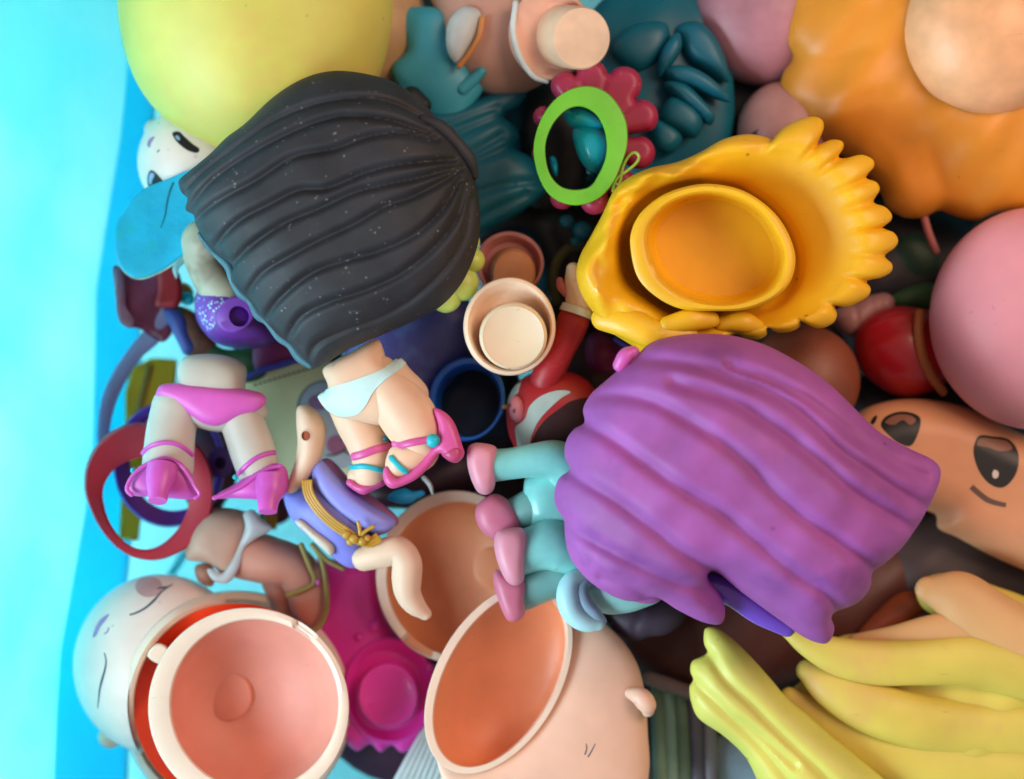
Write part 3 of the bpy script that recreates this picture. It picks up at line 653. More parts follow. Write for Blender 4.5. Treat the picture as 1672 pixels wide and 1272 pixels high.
# ------------------------------------------------------------------ bikini doll legs
bk = T('doll', 'doll legs in an orchid bikini bottom and open orchid high heels', 'doll', (345, 680, -60))
g1 = mat('cream_grey_vinyl', 'c4bdb0', .42, .3, .1, 50, .05, spots=.3)
wst = [(291, 596), (300, 582), (345, 577), (385, 584), (402, 597), (400, 620), (398, 660), (380, 672), (300, 665), (290, 640)]
tr = blob('hips', [(291, 600), (300, 584), (345, 578), (385, 586), (402, 600), (402, 640), (432, 655), (436, 680), (400, 700), (352, 705), (300, 690), (256, 662), (262, 640), (288, 630)], -75, 44, g1, bk, depth=34, step=5, cap=.7)
pan = Z(30, 640, [(893, 20), (900, -10), (925, -45), (1100, -55), (1300, -38), (1500, -13), (1590, 15), (1610, 60), (1565, 112), (1450, 155), (1350, 205), (1285, 222), (1200, 205), (1130, 160), (1030, 95), (940, 45)])
blob('bikini', pan, -45, 24, mat('orchid_paint', 'd65fbb', .35, .3, .1, 60, .05), bk, depth=20, step=4, cap=.8)
LG1 = tube('leg', [(288, 665, -62, 41), (280, 700, -58, 41), (276, 735, -50, 42), (274, 765, -48, 43)], g1, bk, 28, 5, .9)
LG2 = tube('leg', [(392, 680, -66, 36), (403, 710, -64, 37), (412, 735, -62, 38), (420, 762, -62, 36)], g1, bk, 28, 5, .9)
# left shoe, seen from under its sole
sh = Z(30, 640, [(700, 645), (720, 575), (790, 490), (880, 430), (960, 412), (1050, 440), (1110, 510), (1150, 590), (1182, 662), (1160, 692), (980, 690), (860, 680), (740, 672)])
s1 = blob('shoe', sh, -30, 26, mag_sh, bk, depth=22, step=3.5, cap=.7)
tube('sole_rim', [(x, y, -2, 3.6) for x, y in Z(30, 640, [(735, 668), (705, 640), (725, 570), (800, 490), (890, 445), (960, 430), (1045, 465), (1105, 540), (1145, 610), (1178, 668), (1150, 688)])], mag_sh, bk, 8, 4)
tube('heel', [(265, 762, -8, 26), (262, 782, 4, 24), (259, 802, 16, 18), (257.5, 818, 26, 15)], mag_sh, bk, 24, 4, .9, caps='flat')
drape('ankle_strap', [LG1], Z(30, 640, [(812, 400), (835, 370), (880, 345), (960, 330), (1040, 345), (1100, 385), (1125, 410)]), 4, mag_sh, bk, lift=.5, flat=.6)
ball('bead', 217, 768, -14, 4.5, 5, 5, teal_p, bk, ns=14, nr=8)
# right shoe
sh = Z(30, 640, [(1268, 690), (1300, 655), (1400, 600), (1480, 545), (1560, 490), (1680, 460), (1740, 500), (1745, 640), (1700, 700), (1560, 700), (1400, 690)])
blob('shoe', sh, -50, 26, mag_sh, bk, depth=22, step=3.5, cap=.7)
tube('sole_rim', [(x, y, -24, 4) for x, y in Z(30, 640, [(1272, 688), (1360, 655), (1450, 610), (1530, 550), (1610, 505), (1700, 480)])], mag_sh, bk, 8, 4)
tube('heel', [(442, 778, -34, 26), (441, 800, -24, 24), (438, 818, -10, 18), (437, 836, -2, 15)], mag_sh, bk, 24, 4, .9, caps='flat')
drape('ankle_strap', [LG2], Z(30, 640, [(1415, 545), (1440, 520), (1500, 460), (1560, 420), (1640, 395), (1680, 392)]), 4, mag_sh, bk, lift=.5, flat=.6)
ball('bead', 384, 779, -26, 4.5, 4.5, 5, teal_p, bk, ns=14, nr=8)

# dark figure between the legs
dk = T('doll_shoe', 'violet peg piece with a hole between the two orchid heels', 'doll shoe', (365, 755, -190))
rings('peg', [(E(360, 755, 20, 24), -240), (E(360, 755, 21, 25), -180), (E(360, 756, 9, 10), -176), (E(360, 756, 8, 9), -215)], mat('violet_peg', '4d2a78', .35, .2), dk, n=32)
bh = blob('toy_scrap', [(320, 690), (352, 690), (380, 720), (385, 790), (360, 840), (420, 845), (440, 800), (470, 820), (470, 850), (330, 850), (300, 800), (310, 730)], -300, 40, mat('plum_brown_plastic', '5a3142', .5, .1), None, step=8); tag(bh, 'plum brown piece in shadow between the bikini doll legs', 'toy scrap')
# ------------------------------------------------------------------ tan legs under the lavender top
tl = T('doll', 'tan doll legs with a clear brief and olive laces, above the closed-eye face', 'doll', (430, 930, -170))
blob('waist', [(312, 870), (345, 832), (400, 835), (412, 850), (400, 900), (385, 935), (368, 942), (345, 920), (305, 912)], -175, 50, mat('tan_stump_vinyl', 'c8a08a', .42, .25, .15, 50, .08, smudge='8a6a58'), tl, depth=40, step=5, cap=.75)
tube('leg', [(400, 905, -180, 44), (440, 915, -176, 42), (480, 928, -176, 38), (500, 960, -180, 36), (505, 985, -185, 34)], skin_d, tl, 26, 5)
tube('leg', [(455, 950, -205, 30), (465, 980, -205, 26), (470, 1010, -210, 26)], skin_d, tl, 22, 5)
blob('foot', [(478, 945), (500, 920), (530, 925), (537, 950), (538, 985), (528, 1012), (508, 1026), (485, 1012), (472, 985)], -170, 26, skin_d, tl, depth=26, step=4)
blob('clear_brief', [(398, 838), (412, 832), (430, 850), (445, 862), (415, 882), (400, 895), (392, 925), (372, 952), (348, 948), (338, 930), (345, 928), (362, 936), (378, 915), (392, 885), (400, 860)], -138, 12, mat('grey_clear_plastic', 'b4b8b8', .3, .3, .3, 80, .08, spots=.6), tl, depth=18, step=3.5)
ol = mat('olive_cord', '8c7c3c', .5, .1)
for q in ([(492, 890), (500, 910), (508, 930), (514, 945), (510, 955), (490, 965), (470, 972)], [(515, 895), (524, 912), (530, 935), (533, 965), (533, 995), (525, 1018), (512, 1030)], [(510, 890), (535, 915), (560, 928)]):
    tube('lace', [(x, y, -138, 4.6) for x, y in q], ol, tl, 8, 4, .7)
ball('stud', 519, 951, -136, 4, 5, 4, mag_sh, tl, ns=12, nr=8)
blob('lower_leg', [(318, 925), (345, 920), (352, 945), (345, 958), (325, 950)], -195, 18, skin_d, tl, step=4)

# ------------------------------------------------------------------ closed-eye face, bottom left
cf = T('doll', 'pale sleeping doll face with closed eyes and mauve lips, bottom left', 'doll head', (258, 1085, -190))
c0 = (345, 1120)
hd = ball('face', 262, 1084, -205, 140, 146, 138, pale, cf, 0, 90, 56)
def bite(o, cx, cy, rx, ry, zmin, m, par):
    """open the shell inside an ellipse, as the moulded neck hole does"""
    V, F = GEO[o.name]; V = np.asarray(V); k = (H-V[:, 2])/H; px = V[:, 0]/k+836; py = 636-V[:, 1]/k
    ins = (((px-cx)/rx)**2+((py-cy)/ry)**2 < 1) & (V[:, 2] > zmin)
    me = o.data; bm = bmesh.new(); bm.from_mesh(me); bm.verts.ensure_lookup_table()
    bmesh.ops.delete(bm, geom=[v for v in bm.verts if ins[v.index]], context='VERTS')
    org = ORI[o.parent.name] if o.parent else ORI[o.name]
    for v in bm.verts:                       # trim the cut edge to a clean oval
        if v.is_boundary:
            p = np.array(v.co)/S+org; kk_ = (H-p[2])/H; qx = p[0]/kk_+836; qy = 636-p[1]/kk_
            f = 1/max(math.hypot((qx-cx)/rx, (qy-cy)/ry), .2); qx = cx+(qx-cx)*f; qy = cy+(qy-cy)*f
            v.co = Vector((np.array([(qx-836)*kk_, -(qy-636)*kk_, p[2]])-org)*S)
    bm.to_mesh(me); bm.free()
bite(hd, 386, 1152, 178, 177, -330, None, None)
ball('ear', 180, 1203, -190, 20, 19, 18, peach_w, cf, ns=24, nr=14)
warm = mat('blush_peach_vinyl', 'd88a6c', .4, .3)
# collar of the head opening and the orange liner inside it
def arc_outline(rx, ry, cx=386, cy=1152): return E(cx, cy, rx, ry, 0, 60)
orangem = mat('orange_red_vinyl', 'ff4012', .35, .6)
def on_head(i, P):
    d = ((P[:, 0]-262)/140)**2+((P[:, 1]-1084)/146)**2
    return np.maximum(-205+138*np.sqrt(np.clip(1-d, 0, 1)), -235)+100
rings('neck_rim', [(arc_outline(168, 168), -150), (arc_outline(189, 188), -112), (arc_outline(186, 185), -95), (arc_outline(176, 175), -90), (arc_outline(169, 168), -97), (arc_outline(167, 166), -104), (arc_outline(166, 165), -150)], peach_w, cf, n=120, closed=True, mod=on_head)
rings('orange_liner', [(arc_outline(168, 167), -150), (arc_outline(168, 167), -100), (arc_outline(149, 149, 396, 1154), -110), (arc_outline(149, 149, 396, 1154), -150)], orangem, cf, n=96, closed=True)
for q in ([(212, 1004), (222, 1001), (237, 993), (252, 980), (264, 966), (282, 954)],): decal('closed_eye', hd, stroke(q, 2.5, 3.6, 1.4), ink_b, hd, step=2.5, smooth=False)
decal('lash', hd, stroke(Z(30, 930, [(900, 120), (930, 118), (960, 115), (1000, 98)]), 5, 3, 1), ink_b, hd, step=2, smooth=False)
decal('closed_eye', hd, stroke(Z(30, 930, [(558, 540), (570, 590), (562, 650), (545, 710), (530, 770), (515, 900)]), 1.5, 3.4, 1), ink_b, hd, step=2.5, smooth=False)
decal('lips', hd, Z(30, 930, [(485, 442), (500, 380), (535, 322), (590, 288), (565, 330), (530, 375), (505, 428)]), mat('lilac_paint', 'b78cc4', .4, 0), hd, step=2.5)
decal('nose', hd, stroke(Z(30, 930, [(558, 418), (578, 405), (588, 375)]), 2), mat('lilac_paint', 'b78cc4', .4, 0), hd, step=1.6, smooth=False)
decal('blush', hd, E(243, 958, 22, 17), mat('blush_paint', 'dcaaa8', .5, .1), hd, step=5)
# ---- bowl
def bowl(name_thing, label, oo, ii, z, dz, m, mr, tilt, spot=None, notches=(), cat='doll head half', thick=.985, k2=.62, drop=-200, deep=.9):
    c = np.asarray(oo).mean(0); t = T(name_thing, label, cat, (c[0], c[1], z)); O_ = polar(oo, 160, c); I_ = polar(ii, 160, c); d = np.asarray(drop if hasattr(drop, '__len__') else (0, 0))
    def notch(i, P):
        a = np.degrees(np.arctan2(P[:, 1]-c[1], P[:, 0]-c[0])); r = np.zeros(len(P))
        if i in (2, 3, 4, 5):
            for na, nw, nd in notches:
                dd = np.abs((a-na+180) % 360-180); r -= nd*np.clip((nw-dd)/1.6, 0, 1)
        return r
    sec = [(O_*.35+c*.65+d, z-dz*1.05, c+d), (O_*.72+c*.28+d*.8, z-dz*.9, c+d*.8), (O_*.99+c*.01, z-14, c), (O_, z-3, c), (O_*.8+I_*.2, z+1.5, c), (O_*.15+I_*.85, z+.5, c), (I_, z-5, c)]
    for s, q in ((.985, .14), (.95, .3), (.88, .5), (.76, .7), (.58, .85), (.35, .95), (.12, 1.)):
        sec.append((I_*s+c*(1-s)+d*q*.55, z-dz*deep*q, c+d*q*.55))
    rim_sec = sec[:7]; 
    cp = rings('shell', sec, m, t, 160, tilt=(c[0], c[1], *tilt), cap0=True, mod=notch)
    return t, cp, c
bt, bs, bc = bowl('peach_bowl', 'upturned peach doll head half with a raised disc inside, over the sleeping face', E(406, 1156, 164, 164), E(416, 1150, 137, 139), -45, 130, mat('rose_peach_vinyl', 'e49884', .46, .35, .1, 40, .05), peach_w, (0, 0),
                  notches=((-52, 8, 7),))
def nt_(i, P):
    a = np.degrees(np.arctan2(P[:, 1]-1156, P[:, 0]-406)); return -9*np.clip((8-np.abs((a+54+180) % 360-180))/1.5, 0, 1) if 1 <= i <= 3 else 0
rings('rim', [(E(406, 1156, 164, 164), -45), (E(406, 1156, 163, 163), -41), (E(409, 1154, 152, 153), -38.5), (E(415, 1150.5, 139, 141), -41), (E(416, 1150, 136.5, 138.5), -47), (E(409, 1154, 152, 153), -50)], peach_w, bt, 180, closed=True, mod=nt_)
rings('disc', [(E(370, 1136, 42, 42), -185), (E(370, 1136, 41, 41), -154), (E(370, 1136, 37, 37), -151)], MATS['rose_peach_vinyl'], bt, 48)
rings('hinge_tab', [(np.array([(240, 1070), (258, 1050), (278, 1062), (262, 1084)]), -80), (np.array([(241, 1070), (258, 1051), (277, 1062), (262, 1083)]), -54), (np.array([(244, 1070), (258, 1054), (274, 1063), (262, 1080)]), -51)], peach_w, bt, 32)

# ------------------------------------------------------------------ bowl middle
b2t, b2s, b2c = bowl('peach_bowl', 'round peach head half with a notched rim, right of the belted lavender doll', E(745, 942, 130, 140), E(751, 945, 116, 124), -164, 100, mat('terracotta_vinyl', 'e49a6e', .36, .35, .12, 40, .06), peach_w, (0, 0))
ro_ = E(745, 942, 131, 141); ri_ = E(750, 945, 117, 125); cc2 = np.array((745., 942.))
def nt(i, P):
    a = np.degrees(np.arctan2(P[:, 1]-942, P[:, 0]-745)); return -13*np.clip((13-np.abs((a-118+180) % 360-180))/1.5, 0, 1) if 1 <= i <= 4 else 0
rings('rim', [(ro_, -166, cc2), (ro_, -156, cc2), (ro_*.9+ri_*.1, -152, cc2), (ro_*.15+ri_*.85, -152, cc2), (ri_, -158, cc2), (ri_, -166, cc2)], peach_w, b2t, 180, closed=True, mod=nt)
rings('disc', [(E(806, 928, 33, 36), -275), (E(806, 928, 32, 35), -236), (E(806, 928, 28, 31), -234)], MATS['terracotta_vinyl'], b2t, 48)

# ------------------------------------------------------------------ magenta piece
mg = T('doll_stand', 'hot pink plastic piece with a round raised peg between the two peach bowls', 'doll stand', (625, 1110, -260))
hp = mat('hot_pink_plastic', 'ff44c0', .28, .35, .08, 50, .05, coat=.2)
mo = [(515, 915), (560, 915), (615, 920), (625, 990), (650, 1040), (690, 1068), (716, 1095), (718, 1150), (708, 1180), (694, 1208), (676, 1222), (655, 1228), (640, 1216), (622, 1228), (605, 1214), (585, 1226), (566, 1212), (540, 1180), (515, 1100), (505, 1000)]
blob('skirt', mo, -235, 30, hp, mg, depth=20, step=5, r=22, rough=3)
rings('dish', [(E(636, 1128, 78, 88), -215), (E(636, 1128, 77, 87), -196), (E(636, 1128, 72, 82), -192), (E(635, 1130, 60, 68), -204), (E(635, 1132, 54, 60), -210)], hp, mg, 64)
rings('peg', [(E(634, 1136, 50, 54), -216), (E(634, 1136, 50, 54), -166), (E(634, 1136, 47, 51), -161), (E(634, 1137, 40, 43), -161), (E(634, 1137, 38, 41), -162.5)], hp, mg, 64)
ball('knob', 612, 1022, -198, 11, 12, 12, hp, mg, ns=18, nr=12)
for x, y in ((586, 1040), (700, 1090)): ball('knob', x, y, -200, 9, 8, 9, hp, mg, ns=16, nr=10)
# ribbed white scrap
rb = T('ribbed_cloth', 'white ribbed scrap between the hot pink piece and the bottom bowl', 'cloth', (690, 1210, -220))
wr = mat('white_ribbed', 'd5e2e2', .6, .2)
for i in range(9):
    tube('rib', [(640+i*11, 1290, -205, 6.5), (672+i*9, 1230, -200, 6.5), (704+i*6, 1172, -205, 5)], wr, rb, 10, 8)

# ------------------------------------------------------------------ bottom bowl with ear
kb = T('doll', 'peach hollow doll head with a small ear lying on its side, bottom centre', 'doll head', (880, 1120, -120))
face_m = mat('soft_peach_vinyl', 'f0c4aa', .36, .4, .1, 40, .05)
co_ = np.array((814., 1110.)); oo = polar(E(814, 1108, 170, 101, -60.5), 160, co_); ii = polar(E(817, 1108, 157, 88, -60.5), 160, co_)
sh_ = np.array((60., 35.))
ears = []
body_out = np.array([(905, 968), (945, 985), (985, 1015), (1020, 1050), (1043, 1090), (1054, 1140), (1058, 1200), (1060, 1260), (1040, 1330), (960, 1370), (850, 1370), (760, 1340), (718, 1260), (707, 1181), (720, 1120), (745, 1078), (790, 1030), (850, 985)])
kbody = blob('face', body_out, -70, 34, face_m, kb, depth=110, step=8, pw=.42, holes=[E(812, 1110, 158, 90, -60.5)], fz=lambda x, y: np.clip((x-830)*-.10, -40, 15))
inner_m = mat('orange_peach_inner', 'ea9468', .38, .4, .1, 40, .05)
d_ = lambda f: np.array((35., 10.))*f
sec = [(oo, -68, co_), (oo, -44, co_), (oo*.92+ii*.08, -39, co_), (oo*.15+ii*.85, -39, co_), (ii, -44, co_)]
rings('rim', sec+[(ii*1.0, -64, co_)], peach_w, kb, 160, closed=True, tilt=(814, 1110, -.10, 0))
sec = [(ii, -52, co_)]
for s, q in ((.985, .12), (.95, .3), (.88, .5), (.76, .7), (.58, .86), (.36, .95), (.12, 1.)): sec.append((ii*s+co_*(1-s)+d_(q), -52-95*q, co_+d_(q)))
rings('inner_shell', sec, inner_m, kb, 160, tilt=(814, 1110, -.10, 0))
tube('ear', [(1030, 1132, -62, 10), (1046, 1138, -50, 16), (1056, 1150, -50, 16), (1058, 1160, -58, 11)], face_m, kb, 18, 3)
for q in ([(955, 1232), (958, 1222), (957, 1214)], [(960, 1236), (966, 1226), (972, 1214)]): decal('lash', kbody, stroke(q, 2, 1.6, .8), ink_b, kbody, step=1.5, smooth=False)

# ------------------------------------------------------------------ lavender torso with gold belt
tp = T('doll', 'pale doll body in a lavender top with a knotted gold belt and bent arm', 'doll', (570, 840, -60))
lav = mat('lavender_cloth_paint', '7f82d8', .42, .25, .12, 60, .06, spots=.3); lavd = mat('mauve_lining', '9a6090', .45, .2)
sk2 = mat('warm_ivory_vinyl', 'e6c6aa', .42, .4, .1, 50, .05, spots=.3)
f2 = lambda L: Z(430, 640, L)
blob('lining', f2([(350, 470), (400, 430), (440, 440), (560, 560), (700, 670), (880, 830), (860, 870), (700, 830), (500, 700), (360, 560)]), -84, 26, lavd, tp, depth=20, step=4)
tors = blob('torso', f2([(135, 680), (150, 640), (250, 600), (330, 470), (380, 450), (450, 540), (600, 650), (720, 740), (860, 850), (800, 910), (740, 940), (690, 995), (665, 1125), (560, 1142), (470, 1090), (390, 1010), (300, 940), (220, 870), (165, 790)]), -95, 62, lav, tp, depth=40, step=4.5)
blob('peplum', f2([(372, 440), (322, 490), (318, 560), (370, 665), (440, 750), (540, 832), (650, 892), (775, 925), (862, 850), (720, 742), (600, 655), (460, 530)]), -58, 30, mat('lavender_light', '8e92e2', .42, .25, .12, 60, .05, spots=.4), tp, depth=20, step=4, cap=.8)
gold = mat('gold_paint', 'c69a30', .33, .1, .2, 70, .08)
bl = f2([(283, 580), (290, 650), (345, 745), (430, 835), (520, 900), (600, 950), (700, 975), (745, 945)])
blob('belt', np.vstack([stroke(bl, 9, 18, 14)]), -50, 22, gold, tp, depth=20, step=3.2, smooth=False, cap=.8)
for k in (-6, -2, 2, 6):
    P = sm(bl, 6, False); Tn = np.gradient(P, axis=0); N_ = np.stack([-Tn[:, 1], Tn[:, 0]], 1); N_ /= np.linalg.norm(N_, axis=1)[:, None]
    Q = P+N_*k; tube('belt_strand', [(x, y, -29+4*math.sin(i/len(Q)*3.1), 2.9) for i, (x, y) in enumerate(Q)], gold, tp, 8, 5)
for x, y, r in ((566, 873, 8), (578, 880, 9), (592, 884, 8), (600, 879, 6), (572, 884, 7)): ball('knot', x, y, -24, r, r, r, gold, tp, ns=18, nr=12)
for q in ([(588, 872), (587, 862), (585, 853)], [(591, 872), (600, 865), (609, 860)]): tube('belt_tail', [(x, y, -16, 3.2) for x, y in q], gold, tp, 10, 3)
blob('leg', f2([(205, 840), (240, 822), (340, 890), (465, 1000), (445, 1065), (375, 1010), (280, 920)]), -55, 18, g1, tp, depth=20, step=4)
arm = blob('arm', f2([(215, 200), (225, 95), (290, 85), (370, 145), (408, 230), (402, 330), (372, 440), (330, 510), (255, 610), (185, 660), (145, 650), (170, 560), (205, 450), (222, 330)]), -60, 34, sk2, tp, depth=26, step=3.6)
decal('peg_hole', arm, E(499.5, 711.5, 7.5, 8), mat('hole_brown', '9a4218', .6, 0), arm, step=3)  # peg hole drawn as a browner disc on the arm
rings('peg_hole_rim', [(E(499.5, 711.5, 9, 9.5), -30), (E(499.5, 711.5, 9, 9.5), -25.5), (E(499.5, 711.5, 7.3, 7.8), -25.5), (E(499.5, 711.5, 7.3, 7.8), -31)], sk2, tp, 28, closed=True)
tube('arm', [(595, 912, -62, 21), (620, 905, -55, 24), (650, 900, -48, 25), (664, 918, -46, 25), (664, 945, -48, 25), (666, 968, -50, 22), (678, 988, -56, 18), (694, 1002, -62, 11)], sk2, tp, 26, 4)

# ------------------------------------------------------------------ legs in white underwear, pink sandals
lg = T('doll', 'bare doll legs in white underwear and pink sandals with turquoise straps', 'doll', (610, 690, -20))
hip = blob('torso', [(527, 604), (548, 588), (571, 576), (617, 554), (627, 574), (633, 592), (655, 585), (668, 600), (700, 640), (680, 685), (640, 695), (590, 692), (548, 680), (528, 664), (519, 646), (536, 634)], -22, 52, skin, lg, depth=40, step=4.5, cap=.8)
L0 = tube('leg', [(572, 660, -36, 37), (585, 690, -34, 37), (598, 718, -34, 35), (606, 745, -34, 33), (604, 770, -38, 30)], skin, lg, 28, 5)
L1 = tube('leg', [(616, 616, -16, 38), (632, 634, -10, 43), (652, 660, -6, 46), (672, 690, -4, 46), (684, 716, -4, 40), (682, 735, -8, 36)], skin, lg, 30, 5)
und = Z(430, 640, [(355, 22), (430, -20), (600, -80), (780, -150), (902, -228), (920, -180), (870, -135), (790, -75), (715, 0), (662, 90), (610, 140), (500, 152), (420, 112), (380, 62)])
decal('underwear', [hip, L0, L1], und, white_p, lg, off=2.0, step=3.5, thick=4)
# far foot
f2b = blob('foot', f2([(590, 400), (700, 360), (830, 360), (860, 430), (800, 520), (770, 570), (700, 610), (560, 590), (545, 540), (580, 470)]), -40, 22, skin, lg, depth=22, step=4)
blob('sandal_sole', f2([(535, 590), (560, 560), (620, 590), (700, 580), (790, 540), (800, 590), (720, 640), (650, 668), (590, 640)]), -36, 20, pink_sh, lg, depth=20, step=3.5)
drape('sandal_strap', [f2b, L0], f2([(592, 418), (650, 402), (720, 375), (790, 358), (850, 345)]), 6.5, pink_sh, lg, lift=2, flat=.5)
drape('toe_strap', [f2b, L0], f2([(575, 492), (640, 480), (700, 488), (775, 510)]), 4.2, teal_p, lg, lift=2, flat=.5)
# near foot
f1 = blob('foot', f2([(830, 360), (920, 320), (1050, 310), (1130, 290), (1120, 380), (1060, 460), (980, 520), (880, 570), (815, 560), (790, 490), (800, 420)]), 6, 26, skin, lg, depth=20, step=4)
sole = f2([(1105, 105), (1170, 125), (1235, 190), (1290, 340), (1305, 405), (1255, 460), (1190, 440), (1150, 398), (1080, 485), (1000, 562), (900, 612), (830, 627), (785, 585), (780, 500), (808, 478), (835, 530), (868, 555), (950, 512), (1035, 435), (1085, 365), (1125, 330), (1135, 220)])
sl = blob('sandal', sole, 16, 20, pink_sh, lg, depth=26, step=3, cap=.7)
blob('sandal_heel', f2([(1150, 395), (1180, 370), (1260, 330), (1305, 405), (1250, 460), (1190, 440)]), 12, 26, mat('rose_plastic', 'c84a78', .3, .15), lg, depth=20, step=3, cap=.8)
drape('sandal_strap', [f1, sl, L1], f2([(838, 352), (900, 338), (980, 322), (1060, 310)]), 6.2, pink_sh, lg, lift=2, flat=.5)
drape('toe_strap', [f1, L1], f2([(835, 428), (865, 462), (900, 495), (925, 512)]), 4.6, teal_p, lg, lift=1.5, flat=.6)
ball('buckle', 707, 719.5, 36, 11.5, 11, 8, teal_p, lg, ns=24, nr=14)
ball('buckle', 629, 716, -4, 5, 5, 5, mat('dark_teal_bead', '1b6468', .4, 0), lg, ns=14, nr=8)

# ------------------------------------------------------------------ cyan scrap on bowl
cs = blob('toy_scrap', f2([(805, 690), (840, 650), (920, 625), (970, 645), (1040, 640), (1050, 665), (990, 700), (960, 722), (880, 725)]), -112, 12, mat('azure_plastic', '08a2d8', .4, .15), None, step=3, rough=1.5); tag(cs, 'small azure scrap lying on the rim of the middle bowl', 'toy scrap')
wt = tube('toy_whisker', [(692, 780, -105, 4), (702, 792, -100, 4), (706, 806, -104, 2)], mat('grey_white_plastic', 'c4ccc6', .4, .1), None, 8, 3); tag(wt, 'thin pale spike beside the azure scrap', 'toy scrap')
# ------------------------------------------------------------------ blue ring and surroundings
bl_ = T('plastic_ring', 'thin bright blue ring standing in the dark below the peg cup', 'ring', (765, 655, -150))
bm_ = mat('bright_blue_plastic', '0a62c0', .25, .25, .05, 50, .04, coat=.3)
rings('ring', [(E(762, 652, 61, 68, 15), -150), (E(762, 652, 62, 69, 15), -118), (E(763, 652, 60, 67, 15), -112), (E(764, 654, 54, 61, 15), -112), (E(765, 655, 52, 59, 15), -118), (E(768, 658, 48, 54, 15), -175), (E(768, 658, 52, 58, 15), -175)], bm_, bl_, 90, closed=True)
tube('hinge', [(822, 664, -104, 3), (828, 664, -100, 4), (833, 662, -100, 3)], gold, bl_, 8, 2)
for nm, lab, o_, z_, h_, c_ in (  # mostly filler, coloured dark to stand for shade in the gaps
    ('toy_shell', 'navy blue filler added deep inside the bright blue ring', [(690, 600), (760, 570), (840, 600), (850, 700), (800, 780), (720, 770), (690, 700)], -290, 60, '0d2238'),
    ('toy_shell', 'black filler added for the dark gap right of the teal hair', [(760, 330), (860, 330), (930, 340), (960, 420), (940, 560), (880, 540), (850, 400), (780, 400)], -260, 70, '0c0d12'),
    ('toy_shell', 'near-black filler added for the dark gap below the serrated yellow fringe', [(1380, 340), (1480, 330), (1600, 380), (1600, 520), (1480, 540), (1380, 500)], -290, 50, '201a22'),
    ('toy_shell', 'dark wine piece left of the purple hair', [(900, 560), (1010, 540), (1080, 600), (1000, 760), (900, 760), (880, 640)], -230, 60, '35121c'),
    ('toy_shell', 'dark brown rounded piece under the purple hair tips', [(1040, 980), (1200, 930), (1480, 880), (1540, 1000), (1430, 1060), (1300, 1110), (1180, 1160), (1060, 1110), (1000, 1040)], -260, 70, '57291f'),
    ('toy_shell', 'black filler added for the dark gap between the mirror and the teal locks', [(840, 150), (900, 110), (960, 150), (940, 330), (880, 360), (840, 280)], -230, 50, '070c12'),
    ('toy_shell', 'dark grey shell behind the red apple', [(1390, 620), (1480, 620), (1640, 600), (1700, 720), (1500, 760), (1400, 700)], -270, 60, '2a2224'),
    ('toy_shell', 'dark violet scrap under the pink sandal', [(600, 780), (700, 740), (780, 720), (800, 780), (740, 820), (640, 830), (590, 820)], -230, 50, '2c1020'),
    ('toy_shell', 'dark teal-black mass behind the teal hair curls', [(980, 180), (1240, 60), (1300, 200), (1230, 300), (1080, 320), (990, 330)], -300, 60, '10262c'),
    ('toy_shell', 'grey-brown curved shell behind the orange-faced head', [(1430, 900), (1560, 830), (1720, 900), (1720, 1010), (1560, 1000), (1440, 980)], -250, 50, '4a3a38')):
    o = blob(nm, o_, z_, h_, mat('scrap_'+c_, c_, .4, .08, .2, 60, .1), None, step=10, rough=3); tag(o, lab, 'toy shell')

for x, y, r, c_, lab in ((600, 300, 170, '2a3238', 'added light-blocking ball deep under the black-brown hair'), (960, 430, 150, '15161c', 'added light-blocking ball deep below the hand mirror'), (1180, 760, 220, '3a2a30', 'added light-blocking ball deep under the purple hair'), (900, 880, 170, '3c2420', 'added light-blocking ball deep below the pony'),
                      (1100, 1180, 190, '38302c', 'added light-blocking ball under the bottom edge of the heap'), (1480, 300, 200, '3a2c20', 'added light-blocking ball under the amber hair'), (1500, 900, 210, '3a2a22', 'added light-blocking ball under the orange face'), (660, 1130, 150, '4a1a3a', 'added light-blocking ball under the hot pink piece'), (760, 100, 190, '1c3036', 'added light-blocking ball under the peach cup at the top'),
                      (1230, 420, 200, '2a2018', 'added light-blocking ball under the yellow hair cap'), (1300, 1180, 190, '3a2a20', 'added light-blocking ball under the citron locks'), (640, 720, 110, '20202a', 'added light-blocking ball under the white underwear doll'), (470, 620, 100, '2a3034', 'added light-blocking ball under the pale green card'), (1540, 560, 170, '241c20', 'added light-blocking ball under the red apple')):
    o = ball('doll', x, y, -365, r, r, 62, mat('deep_'+c_, c_, .5, 0, .2, 60, .1), None, ns=32, nr=16); tag(o, lab, 'doll head')  # unseen balls added to block light rising through the heap
# ------------------------------------------------------------------ peg cups
pc = T('peg_cup', 'peach cup with a wide cream peg facing up, centre of the heap', 'doll part', (832, 535, 0))
pm = mat('peach_cup_vinyl', 'efcfb2', .36, .35, .1, 45, .05, spots=.5); pin = mat('peach_cup_inside', 'dd9a6c', .4, .4)
c1 = np.array((832., 533.))
rings('cup', [(E(836, 530, 62, 66), -95), (E(832, 533, 74, 79), -30), (E(832, 533, 75.5, 80.5), 0), (E(832, 533, 74, 79), 7), (E(832.5, 533, 69, 74), 9), (E(833, 534, 66, 70), 4), (E(835, 537, 62, 63), -22), (E(837, 542, 57, 57), -34), (E(838, 546, 54, 53), -36)], pm, pc, 96)
rings('peg', [(E(838, 546, 55, 53), -36), (E(838, 549, 55.5, 54.5), 12), (E(838, 549, 54.5, 53.5), 20), (E(838, 550, 50, 49.5), 24), (E(838, 550, 48, 47.5), 22.5)], mat('cream_peg_vinyl', 'e6d0ae', .38, .3, .1, 45, .04, spots=.8), pc, 96)
p2 = T('peg_cup', 'dull rose cup behind the cream peg cup', 'doll part', (832, 430, -110))
